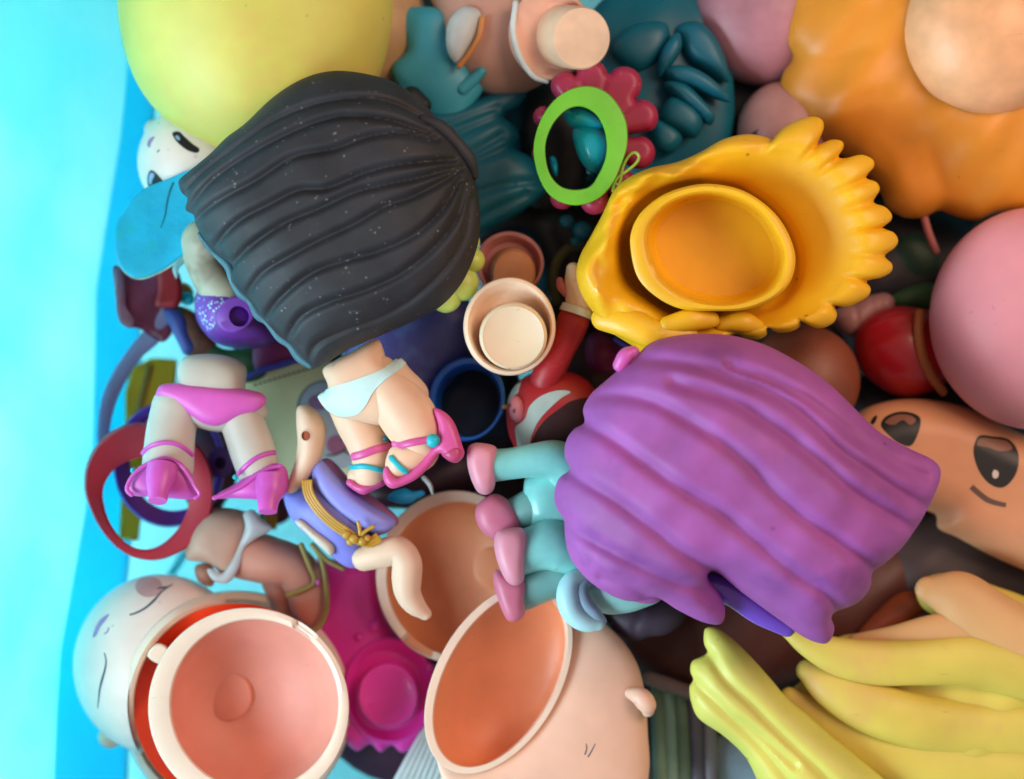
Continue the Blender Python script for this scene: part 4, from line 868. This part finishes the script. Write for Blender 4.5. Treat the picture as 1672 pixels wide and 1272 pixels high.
pr_ = mat('rose_skin_vinyl', 'c8807e', .4, .35); pbr = mat('brown_skin_vinyl', 'b8774c', .4, .3)
rings('cup', [(E(830, 440, 52, 62), -190), (E(832, 432, 55, 54), -120), (E(832, 430, 56, 52), -92), (E(832, 431, 51, 47), -88), (E(833, 436, 42, 40), -110)], pr_, p2, 72)
rings('peg', [(E(834, 440, 36, 36), -110), (E(838, 446, 36, 40), -75), (E(838, 447, 32, 36), -70)], pbr, p2, 60)

# ------------------------------------------------------------------ red fox-like piece
fx = T('toy_fox', 'red toy animal with a white cheek, pink snout and raised arm with a cream paw', 'toy animal', (890, 640, -80))
redm = mat('brick_red_vinyl', 'b4262c', .34, .25, .12, 50, .06); f3 = lambda L: Z(830, 640, L); f7 = lambda L: Z(830, 340, L)
tube('arm', [(936, 524, -62, 27), (930, 540, -64, 26), (915, 570, -66, 25), (900, 600, -70, 26), (890, 622, -76, 26)], redm, fx, 24, 4)
tube('cuff', [(945, 502, -60, 28), (941, 514, -60, 30)], mat('white_vinyl', 'e0dcd6', .4, .2), fx, 24, 3, caps='flat')
tube('paw', [(948, 500, -60, 25), (944, 480, -58, 22), (938, 462, -58, 17), (936, 440, -60, 12)], skin, fx, 22, 4)
tube('thumb', [(925, 478, -58, 8), (916, 466, -56, 8), (914, 458, -56, 6)], mat('rose_paint', 'c86a6c', .4, .2), fx, 12, 3)
fb = blob('head', [(827, 680), (829, 652), (842, 628), (862, 612), (893, 602), (930, 607), (958, 620), (975, 645), (985, 690), (975, 740), (930, 760), (880, 760), (848, 740), (832, 712)], -105, 62, redm, fx, depth=50, step=4, cap=.92)
wpa = f3([(405, 2), (380, -8), (300, -5), (200, 35), (135, 100), (112, 170), (75, 205), (50, 225), (52, 300), (65, 375), (70, 420), (118, 420), (150, 290), (195, 190), (275, 100), (350, 35)])
decal('cheek', fb, wpa, mat('aqua_grey_paint', 'b9d2cc', .5, .05, .2, 90, .06), fb, off=.7, step=3.5)
decal('cheek', fb, f3([(5, 85), (0, 50), (20, 0), (55, -45), (82, -60), (70, -25), (62, 5), (30, 30), (12, 55)]), MATS['aqua_grey_paint'], fb, off=.7, step=3)
decal('ear_hollow', fb, f3([(150, 355), (175, 270), (240, 180), (330, 110), (420, 55), (560, 50), (600, 200), (560, 400), (300, 430), (160, 420)]), mat('deep_maroon', '35080c', .6, 0), fb, off=.6, step=5)  # opening drawn as a dark patch, its shade put into the colour
sn = ball('snout', 843.5, 668, -62, 13, 22, 14, mat('rose_pink_vinyl', 'dc8a96', .38, .25), fx, -8, 30, 18)
decal('nostril', sn, E(839.5, 671, 2.6, 4), mat('wine_paint', '7c2034', .4, 0), sn, step=1.6); decal('nostril', sn, E(832.8, 662, 1.6, 3.4), MATS['wine_paint'], sn, step=1.2)

# ------------------------------------------------------------------ pony legs and tail
pn = T('toy_pony', 'translucent teal pony lying on its side with four pink hooves and a curled pale tail', 'toy pony', (880, 850, -20))
tm = mat('pearl_teal_vinyl', '86d2cc', .26, .35, .25, 70, .08, spots=.5, coat=.3); hm = mat('pink_hoof_paint', 'de96a8', .36, .25, .1, 60, .05, spots=.3); hm2 = mat('shaded_hoof_paint', 'c8708a', .36, .25, .1, 60, .05)  # darker leg and hoof copies carry the shade on the lower legs
ponyb = blob('body', f3([(110, 560), (200, 500), (370, 460), (520, 600), (560, 900), (620, 1100), (560, 1250), (380, 1260), (300, 1150), (330, 1000), (260, 870), (140, 900), (108, 780)]), -45, 40, tm, pn, depth=50, step=5, cap=.7, rough=2)
tube('leg', [(806, 760, -10, 27), (835, 757, -8, 26), (870, 752, -6, 28), (905, 752, -10, 34), (935, 770, -20, 40)], tm, pn, 26, 5)
tube('leg', [(830, 845, -50, 26), (870, 830, -46, 34), (900, 825, -50, 44)], mat('shaded_teal_vinyl', '7ab0aa', .3, .3), pn, 26, 5)
tube('leg', [(846, 905, -18, 36), (875, 895, -14, 38), (905, 890, -16, 44), (930, 900, -25, 40)], tm, pn, 28, 5)
tube('leg', [(850, 965, -48, 34), (880, 950, -46, 36), (910, 935, -46, 38)], MATS['shaded_teal_vinyl'], pn, 26, 5)
blob('hoof', f2([(1322, 400), (1330, 355), (1365, 333), (1435, 333), (1512, 360), (1518, 460), (1492, 640), (1450, 667), (1398, 655), (1358, 590), (1325, 480)]), -8, 32, hm, pn, depth=30, step=3.2, cap=.75)
blob('hoof', f2([(1375, 800), (1390, 735), (1450, 680), (1500, 660), (1560, 680), (1630, 740), (1680, 810), (1670, 890), (1590, 940), (1510, 960), (1450, 930), (1395, 870)]), -42, 32, hm2, pn, depth=26, step=3.2, cap=.75)
blob('hoof', f2([(1498, 960), (1520, 905), (1580, 885), (1690, 887), (1715, 960), (1700, 1080), (1690, 1220), (1660, 1252), (1620, 1255), (1580, 1230), (1540, 1160), (1505, 1050)]), 4, 32, hm, pn, depth=30, step=3.2, cap=.75)
blob('hoof', Z(430, 930, [(1492, 60), (1510, 0), (1600, 40), (1700, 60), (1695, 200), (1695, 295), (1640, 338), (1590, 332), (1555, 280), (1510, 150)]), -26, 28, hm2, pn, depth=26, step=3.2, cap=.75)
f34 = lambda L: Z(830, 930, L)
blob('belly', f34([(530, 20), (480, 100), (560, 240), (620, 285), (760, 284), (880, 250), (990, 190), (900, 80), (700, 0)]), -30, 34, mat('pale_aqua_vinyl', '9fdcd8', .35, .3, .12, 60, .05, spots=.3), pn, depth=30, step=4)
tail = mat('ice_blue_vinyl', 'b4e4ea', .35, .35, .1, 60, .05)
tube('tail', [(950, 940, -2, 14), (932, 952, 6, 17), (928, 975, 10, 20), (936, 1000, 10, 19), (955, 1015, 8, 17), (976, 1018, 4, 12)], tail, pn, 22, 4)
tube('tail_lock', [(962, 945, 2, 9), (950, 962, 10, 11), (956, 985, 12, 12), (972, 1003, 10, 11), (984, 1014, 4, 7)], mat('blue_grey_vinyl', '8eaabe', .35, .35), pn, 18, 4)

# ------------------------------------------------------------------ green hand mirror with flower
mi = T('toy_flower', 'open green oval ring on a raspberry flower with a tiny green bow', 'toy flower', (950, 235, 0))
gm = mat('apple_green_vinyl', '70c230', .36, .25, .15, 60, .06, smudge='58a828'); fm = mat('raspberry_vinyl', 'a8284e', .34, .3, .12, 50, .06, dust=.5)
f_r3 = lambda L: Z(830, 30, L)
fl = []
cen = np.array((975., 225.)); petals = [(370, 440, 95), (540, 375, 105), (750, 430, 118), (862, 640, 112), (845, 870, 108), (720, 1060, 100), (560, 1180, 95), (350, 1160, 80), (230, 640, 70), (200, 880, 50)]
pts = []
for i, (a, b, r) in enumerate(petals):
    cx, cy = 830+a/3.976, 30+b/3.976; r /= 3.976
    pass
def flower_outline(n=200):
    C = np.array([(830+a/3.976, 30+b/3.976, r/3.976) for a, b, r in petals]); c0 = np.array((963., 230.)); out = []
    for t in np.linspace(0, 2*np.pi, n, endpoint=False):
        d = np.array([math.cos(t), math.sin(t)]); best = 40
        for x, y, r in C:
            v = np.array([x, y])-c0; bq = v@d; q = bq*bq-v@v+r*r
            if q > 0: best = max(best, bq+math.sqrt(q))
        out.append(c0+d*best)
    return np.array(out)
gi0 = np.array(f_r3([(240, 850), (260, 750), (310, 660), (390, 590), (470, 573), (560, 615), (615, 700), (637, 800), (632, 900), (592, 1000), (530, 1090), (430, 1112), (340, 1090), (270, 1010)])); gi0 = gi0+(gi0-gi0.mean(0))*.06
flr = blob('flower', flower_outline(), -50, 22, fm, mi, depth=20, step=3.5, r=16, smooth=False, holes=[gi0], grooves=[[(963, 230), (830+a/3.976, 30+b/3.976)] for a, b in [(460, 350), (650, 330), (850, 530), (930, 760), (860, 1000)]], gw=10, gd=4)
go = polar(f_r3([(163, 880), (175, 760), (230, 620), (320, 510), (430, 450), (540, 440), (640, 480), (720, 570), (768, 680), (772, 830), (730, 960), (680, 1070), (600, 1160), (500, 1207), (400, 1212), (280, 1160), (205, 1050)]), 120, (946, 237))
gi = polar(f_r3([(240, 850), (260, 750), (310, 660), (390, 590), (470, 573), (560, 615), (615, 700), (637, 800), (632, 900), (592, 1000), (530, 1090), (430, 1112), (340, 1090), (270, 1010)]), 120, (941, 240))
c2 = np.array((944., 238.))
rings('frame', [(go*.97+c2*.03, -40, c2), (go, -18, c2), (go, 2, c2), (go*.95+gi*.05, 9, c2), (go*.5+gi*.5, 11, c2), (go*.06+gi*.94, 10, c2), (gi, 6, c2), (gi, -28, c2)], gm, mi, 120, closed=True, tilt=(944, 238, -.05, 0))
gem = mat('blue_pearl_vinyl', '1cd0f6', .16, .25, .1, 40, .06, coat=.5)
gt = T('toy_wig', 'glossy bright blue rounded locks seen through the green ring', 'doll hair', (945, 240, -130))
for q, z_ in ((f_r3([(360, 600), (440, 560), (540, 590), (640, 680), (600, 740), (480, 720), (390, 690)]), -78), (f_r3([(420, 720), (500, 690), (620, 720), (680, 800), (640, 940), (560, 1010), (490, 960), (440, 860)]), -76), (f_r3([(270, 900), (300, 900), (322, 960), (315, 1030), (290, 1000)]), -140)):
    blob('lock', q, z_, 30, gem, gt, depth=20, step=4)
lime = mat('lime_cord', 'a0c048', .4, .2)
tube('bow_loop', [(x, y, -6, 2.6) for x, y in f_r3([(735, 1010), (745, 960), (790, 885), (825, 870), (848, 895), (838, 930), (790, 975), (742, 1010), (705, 1040), (685, 1080), (680, 1120)])], lime, mi, 8, 3)
tube('bow_loop', [(x, y, -7, 2.2) for x, y in f_r3([(735, 1010), (730, 1050), (710, 1080), (690, 1060), (700, 1035)])], lime, mi, 8, 3)

# ------------------------------------------------------------------ teal hair behind, centre top
th = mat('deep_teal_vinyl', '0a6a80', .36, .3, .15, 40, .08); thl = mat('soft_teal_vinyl', '3fa5bb', .36, .3, .12, 40, .06)
t1 = T('toy_wig', 'deep teal doll hair with long straight locks behind the black-brown hair', 'doll hair', (760, 200, -150))
blob('back_hair', [(645, 20), (735, 20), (742, 60), (765, 110), (790, 140), (770, 175), (740, 215), (700, 190), (660, 150), (640, 110), (665, 80)], -150, 34, thl, t1, depth=30, step=6, rough=3)
tube('lock', [(755, 145, -128, 12), (775, 128, -124, 10), (786, 117, -122, 9)], thl, t1, 16, 4)
tube('ear_hole', [(672, 158, -118, 18), (690, 172, -116, 15)], mat('deep_green_black', '0a1a1a', .5, 0), t1, 16, 4)
blob('locks', [(690, 180), (740, 175), (790, 158), (830, 140), (858, 136), (861, 150), (848, 172), (822, 190), (838, 204), (847, 225), (838, 240), (868, 258), (887, 290), (896, 305), (850, 348), (790, 380), (740, 400), (680, 360), (660, 260)], -165, 48, th, t1, depth=40, step=4.5, cap=.75,
     grooves=[[(670, 258), (740, 228), (790, 206), (824, 190)], [(680, 305), (750, 278), (800, 258), (840, 239)], [(700, 345), (770, 322), (830, 305), (890, 297)], [(700, 222), (760, 200), (810, 180)], [(720, 280), (780, 250), (820, 225)], [(740, 385), (800, 350), (860, 320)]], gw=17, gd=24)
t2 = T('toy_wig', 'round teal doll hair with broad curls right of the raspberry flower', 'doll hair', (1095, 160, -170))
blob('hair', [(960, 30), (1000, -10), (1140, -20), (1180, 40), (1196, 120), (1195, 220), (1160, 290), (1080, 320), (1000, 300), (960, 200), (940, 110)], -190, 52, th, t2, depth=50, step=7, rough=3)
for q, z_ in (([(990, 370), (1040, 320), (1110, 200), (1090, 120), (1010, 200), (975, 320)], -130), ([(1040, 350), (1150, 330), (1290, 395), (1400, 520), (1300, 500), (1180, 450), (1080, 420)], -125), ([(1040, 440), (1150, 450), (1250, 540), (1315, 620), (1290, 668), (1200, 600), (1090, 520)], -122),
             ([(1000, 640), (1065, 530), (1150, 560), (1235, 650), (1190, 755), (1080, 715), (1010, 675)], -124), ([(950, 680), (1000, 682), (1110, 765), (1060, 855), (990, 865), (940, 800)], -132), ([(700, 200), (800, 80), (1000, 60), (1020, 150), (960, 260), (840, 320)], -150), ([(1120, 90), (1240, 60), (1350, 180), (1400, 380), (1300, 340), (1180, 260)], -150)):
    q = np.array(q); q = q.mean(0)+(q-q.mean(0))*1.22; blob('curl', Z(830, 30, q), z_+4, 34, th, t2, depth=30, step=5, cap=.8)
for x, y, r in ((925, 362, 13), (950, 376, 16), (940, 395, 10)):
    o = ball('bead', x, y, -150, r, r*.9, r*.8, th, None, ns=20, nr=12); tag(o, {13: 'upper of the teal beads under the mirror', 16: 'largest teal bead touching the yellow hair', 10: 'smallest teal bead below the other two'}[r], 'bead')

# ------------------------------------------------------------------ peach pieces at the top
pa = T('doll', 'pale rose doll part with a white cap and amber edge at the top', 'doll', (780, 80, -120))
blob('body', [(715, 30), (700, -30), (860, -40), (880, 60), (900, 120), (860, 150), (800, 155), (760, 130), (728, 90)], -160, 60, mat('dusty_rose_vinyl', 'c99a88', .4, .35, .1, 50, .06, spots=.5), pa, depth=40, step=6)
blob('cap', [(728, 60), (735, 30), (760, 10), (785, 20), (780, 50), (765, 80), (746, 104), (733, 90)], -104, 22, mat('white_grey_vinyl', 'cfd6d4', .4, .25), pa, depth=20, step=4)
tube('edge', [(788, 30, -92, 5), (782, 60, -90, 5), (768, 85, -92, 5), (750, 108, -96, 5)], mat('amber_plastic', 'cf8a4c', .35, .3), pa, 10, 4)
pb = T('peg_cup', 'peach cup with a flat round peg at the top edge above the green mirror', 'doll part', (900, 60, -60))
rings('cup', [(E(895, 55, 60, 65), -150), (E(898, 55, 68, 77), -80), (E(898, 55, 66, 75), -70), (E(902, 56, 60, 68), -70), (E(912, 58, 45, 55), -84)], mat('cup_rose_vinyl', 'e8b49c', .36, .35), pb, 80)
rings('peg', [(E(915, 58, 40, 50), -86), (E(930, 60, 44, 52), -50), (E(948, 62, 48, 52), -28), (E(950, 62, 45, 49), -23)], mat('cup_peg_vinyl', 'f0c8a6', .36, .35), pb, 80)
tube('cup_edge', [(842, 5, -72, 5), (838, 50, -68, 5), (850, 95, -68, 5), (872, 125, -70, 5), (893, 133, -72, 4)], mat('ice_white_vinyl', 'd8e2e2', .35, .25), pb, 10, 4)

# ------------------------------------------------------------------ pink and rose heads, top right
hA = ball('doll', 1240, 10, -200, 112, 130, 90, mat('dusty_pink_vinyl', 'b87f8c', .36, .3), None, disp=lambda d: .01*math.sin(5*d[0])); tag(hA, 'dusty pink smooth head at the top edge left of the amber hair', 'doll head')
hB_t = T('doll', 'rose-tinted doll face with one lash mark behind the yellow hair cap', 'doll head', (1275, 215, -170))
hB = ball('face', 1282, 212, -180, 78, 80, 70, mat('rose_face_vinyl', 'bd8a84', .38, .35), hB_t)
decal('lash', hB, Z(1220, 30, [(25, 748), (50, 732), (78, 722), (60, 745), (70, 755), (45, 752)]), ink, hB, step=2)

# ------------------------------------------------------------------ amber hair and peach head, right top
ah = T('toy_wig', 'big amber yellow doll hair with scalloped edge at the upper right', 'doll hair', (1480, 180, -120))
am = mat('amber_vinyl', 'e2942a', .34, .4, .12, 35, .07, spots=.8, smudge='c87814')
ao = [(1284, 20), (1278, 50), (1280, 72), (1294, 95), (1279, 118), (1274, 145), (1283, 168), (1298, 184), (1340, 230), (1400, 270), (1436, 310), (1446, 335), (1461, 348), (1480, 356), (1508, 355), (1534, 344), (1552, 350), (1575, 358), (1595, 360), (1625, 348), (1700, 345), (1760, 300), (1760, -60), (1500, -80), (1300, -50)]
blob('hair', ao, -150, 95, am, ah, depth=60, step=7, rough=5, cap=.8, grooves=[[(1294, 95), (1350, 100), (1420, 90)], [(1298, 184), (1360, 180), (1430, 165)], [(1534, 345), (1520, 290), (1500, 240)], [(1461, 348), (1450, 300), (1420, 250)]], gw=26, gd=8)
ph2 = ball('doll', 1612, 50, -60, 136, 138, 110, mat('apricot_vinyl', 'f0b684', .36, .4), None, 0, 64, 36, disp=lambda d: .006*math.sin(6*d[1])); tag(ph2, 'smooth apricot doll head in the top right corner', 'doll head')
# ------------------------------------------------------------------ pink ball, apple, etc
pk = ball('doll', 1692, 520, -90, 173, 182, 130, mat('bubblegum_vinyl', 'e8a0ac', .38, .4, .1, 35, .05), None, 0, 72, 40); tag(pk, 'large pink rounded head at the right edge', 'doll head')
ap = T('toy_apple', 'dark red toy apple with an orange stripe beside the pink head', 'toy apple', (1470, 572, -170))
blob('fruit', [(1394, 565), (1400, 535), (1425, 512), (1462, 500), (1500, 503), (1540, 515), (1560, 560), (1555, 610), (1520, 640), (1470, 648), (1425, 625), (1400, 595)], -190, 66, mat('apple_red_vinyl', 'b01420', .26, .25, .08, 50, .06, coat=.3), ap, depth=50, step=5, grooves=[[(1405, 550), (1440, 538), (1475, 522), (1500, 515)]], gw=22, gd=10)
tube('stripe', [(1502, 512, -132, 9), (1500, 545, -122, 9), (1506, 580, -124, 9), (1520, 612, -134, 9), (1540, 640, -150, 8)], mat('rust_orange_vinyl', 'a8602c', .4, .2), ap, 14, 5, .6)
rd = blob('doll_hand', [(1358, 520), (1372, 500), (1392, 495), (1402, 488), (1418, 482), (1430, 480), (1446, 478), (1460, 488), (1456, 510), (1430, 520), (1405, 545), (1380, 548)], -215, 34, mat('dull_rose_vinyl', 'a87874', .4, .3), None, depth=20, step=4, grooves=[[(1392, 495), (1396, 530)], [(1418, 483), (1424, 515)], [(1440, 480), (1440, 505)]], gw=9, gd=8); tag(rd, 'dull rose ridged hand between the serrated fringe and the apple', 'doll hand')
lf = blob('toy_leaf', [(1455, 485), (1480, 470), (1520, 462), (1540, 480), (1525, 505), (1490, 505), (1462, 500)], -235, 16, mat('moss_green_plastic', '3e6a3c', .4, .1), None, step=5); tag(lf, 'moss green leaf above the red apple', 'toy leaf')
lf = blob('toy_leaf', [(1462, 400), (1490, 380), (1520, 395), (1540, 440), (1510, 460), (1475, 440)], -250, 16, mat('forest_green_plastic', '2a4a30', .4, .1), None, step=5); tag(lf, 'dark green leaf behind the serrated fringe', 'toy leaf')
sk = tube('toy_stick', [(1508, 352, -150, 7), (1516, 380, -160, 7), (1528, 410, -170, 7)], mat('dull_pink_plastic', 'b06a66', .4, .2), None, 12, 5); tag(sk, 'thin dull pink stick hanging under the amber hair', 'toy stick')
bb = ball('doll', 1312, 622, -160, 92, 92, 80, mat('chestnut_vinyl', '8a4a30', .4, .3), None); tag(bb, 'chestnut brown head in shadow between the yellow cap and purple hair', 'doll head')

# ------------------------------------------------------------------ orange face, right
of = T('doll', 'orange-skinned doll head with large dark eyes at the right edge', 'doll head', (1540, 780, -150))
om = mat('orange_skin_vinyl', 'e8a87c', .38, .4, .1, 40, .05)
ofb = blob('face', [(1385, 700), (1405, 672), (1445, 656), (1500, 651), (1570, 663), (1640, 695), (1720, 740), (1760, 840), (1740, 960), (1680, 935), (1612, 904), (1560, 876), (1532, 862), (1530, 842), (1512, 833), (1478, 812), (1420, 780), (1390, 740)], -170, 70, om, of, depth=60, step=6, r=60)
f8 = lambda L: Z(1220, 640, L)
pw_ = mat('brown_eye_paint', '8c5c46', .35, 0); gl = mat('white_eye_paint', 'e8dcd8', .35, 0)
decal('eye', ofb, f8([(868, 215), (890, 170), (930, 145), (1000, 128), (1080, 140), (1120, 165), (1126, 200), (1105, 280), (1060, 350), (1000, 340), (930, 290)]), ink, ofb, step=4)
decal('iris', ofb, f8([(895, 200), (935, 165), (1000, 148), (1070, 160), (1095, 185), (1060, 215), (1010, 185), (950, 215)]), pw_, ofb, off=1.2, step=3)
decal('eye', ofb, f8([(1470, 400), (1478, 330), (1505, 285), (1600, 290), (1700, 310), (1760, 400), (1740, 540), (1660, 620), (1580, 600), (1510, 520)]), ink, ofb, step=5)
decal('iris', ofb, f8([(1490, 345), (1512, 303), (1600, 306), (1690, 325), (1720, 370), (1640, 385), (1560, 360)]), pw_, ofb, off=1.2, step=3)
decal('eye_glint', ofb, f8([(1590, 530), (1605, 505), (1630, 520), (1625, 555), (1600, 560)]), gl, ofb, off=1.2, step=2)
decal('mouth', ofb, stroke(f8([(1455, 615), (1500, 655), (1560, 700), (1620, 722), (1680, 735)]), 9, 9, 7), mat('smile_paint', '6c5048', .4, 0), ofb, step=4, smooth=False)
decal('brow', ofb, stroke(f8([(808, 208), (825, 180), (840, 155)]), 5, 7, 3), ink, ofb, step=2, smooth=False)

# ------------------------------------------------------------------ orange yellow hair lower right
oh = T('toy_wig', 'soft orange-yellow doll hair with thick locks at the lower right corner', 'doll hair', (1500, 1110, -80))
hm3 = mat('honey_vinyl', 'e0cc5c', .44, .4, .12, 30, .06, smudge='dcae66'); 
blob('hair', [(1360, 1045), (1400, 1034), (1440, 1037), (1485, 1018), (1530, 1012), (1504, 990), (1496, 965), (1515, 942), (1560, 936), (1620, 955), (1700, 990), (1780, 1100), (1780, 1340), (1340, 1340), (1300, 1230), (1270, 1150), (1310, 1110)], -150, 70, hm3, oh, depth=50, step=7, cap=.85, rough=4)
for q in ([(1288, 1032, -62, 9), (1320, 1052, -58, 16), (1370, 1072, -56, 24), (1430, 1082, -56, 28), (1500, 1082, -62, 28), (1590, 1080, -70, 32), (1680, 1100, -80, 34), (1780, 1130, -90, 34)], [(1318, 1095, -84, 14), (1350, 1118, -72, 24), (1410, 1150, -66, 32), (1480, 1175, -70, 34), (1560, 1190, -84, 36), (1650, 1195, -90, 36), (1780, 1200, -95, 36)],
          [(1515, 962, -90, 16), (1560, 975, -84, 34), (1610, 1010, -80, 38), (1680, 1050, -84, 40), (1780, 1090, -90, 40)], [(1400, 1055, -92, 16), (1460, 1050, -84, 22), (1540, 1035, -84, 26), (1640, 1045, -90, 30)], [(1290, 1140, -105, 14), (1350, 1180, -96, 28), (1430, 1225, -92, 38), (1540, 1255, -90, 42), (1660, 1270, -92, 46)]):
    tn = q[0][0] in (1515, 1400)
    tube('lock', [(a_, b_, z_-r_*.25, r_*1.35) for a_, b_, z_, r_ in q], mat('tan_peach_vinyl', 'dcab72', .44, .4, .12, 30, .06) if tn else hm3, oh, 24, 6, .62)
hole_ = ball('dimple', 1570, 1078, -58, 9, 13, 5, mat('dimple_shade', '8a5c40', .5, 0), oh, -20, 18, 12)  # dark oval stands for the shade inside a small hole
oc = blob('toy_cone', [(1400, 1038), (1430, 1000), (1470, 968), (1500, 966), (1525, 985), (1500, 1010), (1480, 1022), (1440, 1038)], -190, 36, mat('rust_vinyl', '9a4420', .4, .25), None, step=5); tag(oc, 'rust orange triangular piece above the honey locks', 'toy scrap')

# ------------------------------------------------------------------ yellow green hair, bottom
yg = T('toy_wig', 'yellow-green doll hair with finger-like locks at the bottom, below the purple hair', 'doll hair', (1240, 1160, -40))
ygm = mat('citron_vinyl', 'dcd868', .36, .35, .14, 45, .05, spots=.9)
yo = [(1149, 1040), (1152, 1026), (1166, 1024), (1192, 1040), (1222, 1068), (1258, 1108), (1285, 1139), (1321, 1169), (1358, 1202), (1400, 1236), (1460, 1300), (1380, 1360), (1260, 1310), (1217, 1236), (1182, 1202), (1139, 1171), (1128, 1144), (1126, 1121), (1132, 1110), (1127, 1096), (1130, 1080), (1155, 1066), (1150, 1052)]
blob('hair', yo, -62, 52, ygm, yg, depth=40, step=4, grooves=[[(1157, 1068), (1182, 1106), (1222, 1144), (1262, 1185), (1330, 1250), (1400, 1320)], [(1132, 1112), (1162, 1139), (1190, 1166), (1240, 1215), (1300, 1290)], [(1190, 1166), (1235, 1195), (1290, 1240)]], gw=20, gd=28)

# ------------------------------------------------------------------ dark hair scrap and bottom scraps
dp_ = T('toy_wig', 'dark plum-grey hair curl under the pony tail', 'doll hair', (1045, 1015, -120))
blob('hair', [(985, 990), (1060, 985), (1110, 980), (1118, 1010), (1090, 1035), (1060, 1040), (1036, 1048), (1010, 1035), (990, 1015)], -120, 34, mat('plum_grey_vinyl', '3e3040', .45, .1), dp_, step=5, grooves=[[(1036, 1048), (1035, 1020), (1045, 1000)]], gw=14, gd=8)
gb = T('toy_bottle', 'green and grey striped clear piece right of the small ear', 'toy bottle', (1090, 1190, -230))
for i, (x, c) in enumerate(((1072, '8fae94'), (1090, '9cc0b0'), (1110, '7d9a84'), (1132, '77748a'), (1154, '8f8a92'))):
    tube('panel', [(x, 1125+i*5, -225, 12), (x+4, 1190, -215, 13), (x+8, 1290, -210, 14)], mat('panel_'+c, c, .25, .2), gb, 16, 8)
ws = tube('toy_teeth', [(1060, 1108, -200, 12), (1090, 1118, -198, 13), (1110, 1125, -198, 12), (1130, 1132, -200, 13)], mat('dull_rose_white', 'a08a88', .4, .3), None, 14, 5); tag(ws, 'row of dull pinkish bumps left of the citron hair', 'toy scrap')
bs_ = blob('toy_scrap', [(1110, 1225), (1180, 1200), (1240, 1220), (1270, 1280), (1180, 1310), (1100, 1290)], -240, 22, mat('powder_blue_plastic', '9fb6cc', .4, .2), None, step=7); tag(bs_, 'powder blue scrap at the bottom edge beside the citron hair', 'toy scrap')
mc = T('toy_scrap', 'magenta curved scrap under the lower left of the yellow cap', 'toy scrap', (980, 580, -160))
blob('scrap', f7([(520, 830), (600, 800), (680, 850), (760, 950), (740, 1050), (640, 1090), (540, 1060), (500, 950)]), -180, 34, mat('dark_pink_plastic', '8a1c50', .35, .2), mc, step=5)
tube('rim', [(x, y, -150, 5) for x, y in f7([(700, 850), (740, 880), (800, 910), (850, 940)])], MATS['indigo_plastic'], mc, 10, 4)
oa = tube('plastic_ring', [(x, y, -170, 9) for x, y in f7([(470, 240), (390, 260), (330, 320), (295, 400), (290, 500), (310, 600)])], mat('dark_olive_plastic', '54501c', .4, .15), None, 14, 5, .6); tag(oa, 'dark olive curved band behind the cream paw', 'band')
ab = ball('toy_scrap', 836, 602, -120, 16, 10, 8, mat('ice_aqua_plastic', '9cc8cc', .4, .2), None, ns=18, nr=12); tag(ab, 'ice aqua bit under the peg cup', 'toy scrap')
GR = {'toy_wig': 'loose doll wigs', 'doll': 'doll heads and bodies in the heap', 'plastic_ring': 'plastic rings and bands', 'peg_cup': 'peach cups with pegs', 'peach_bowl': 'hollow peach head halves', 'bead': 'teal beads', 'toy_shell': 'dark shells deep in the heap', 'toy_leaf': 'green toy leaves', 'toy_scrap': 'small toy scraps', 'toy_bar': 'yellow bars on the bin floor'}
for o in SC.objects:
    if o.parent is None and 'category' in o:
        b_ = o.name.split('.')[0]
        if b_ in GR: o['group'] = GR[b_]
print('TRIS', sum(len(o.data.polygons) for o in SC.objects if o.type == 'MESH'))
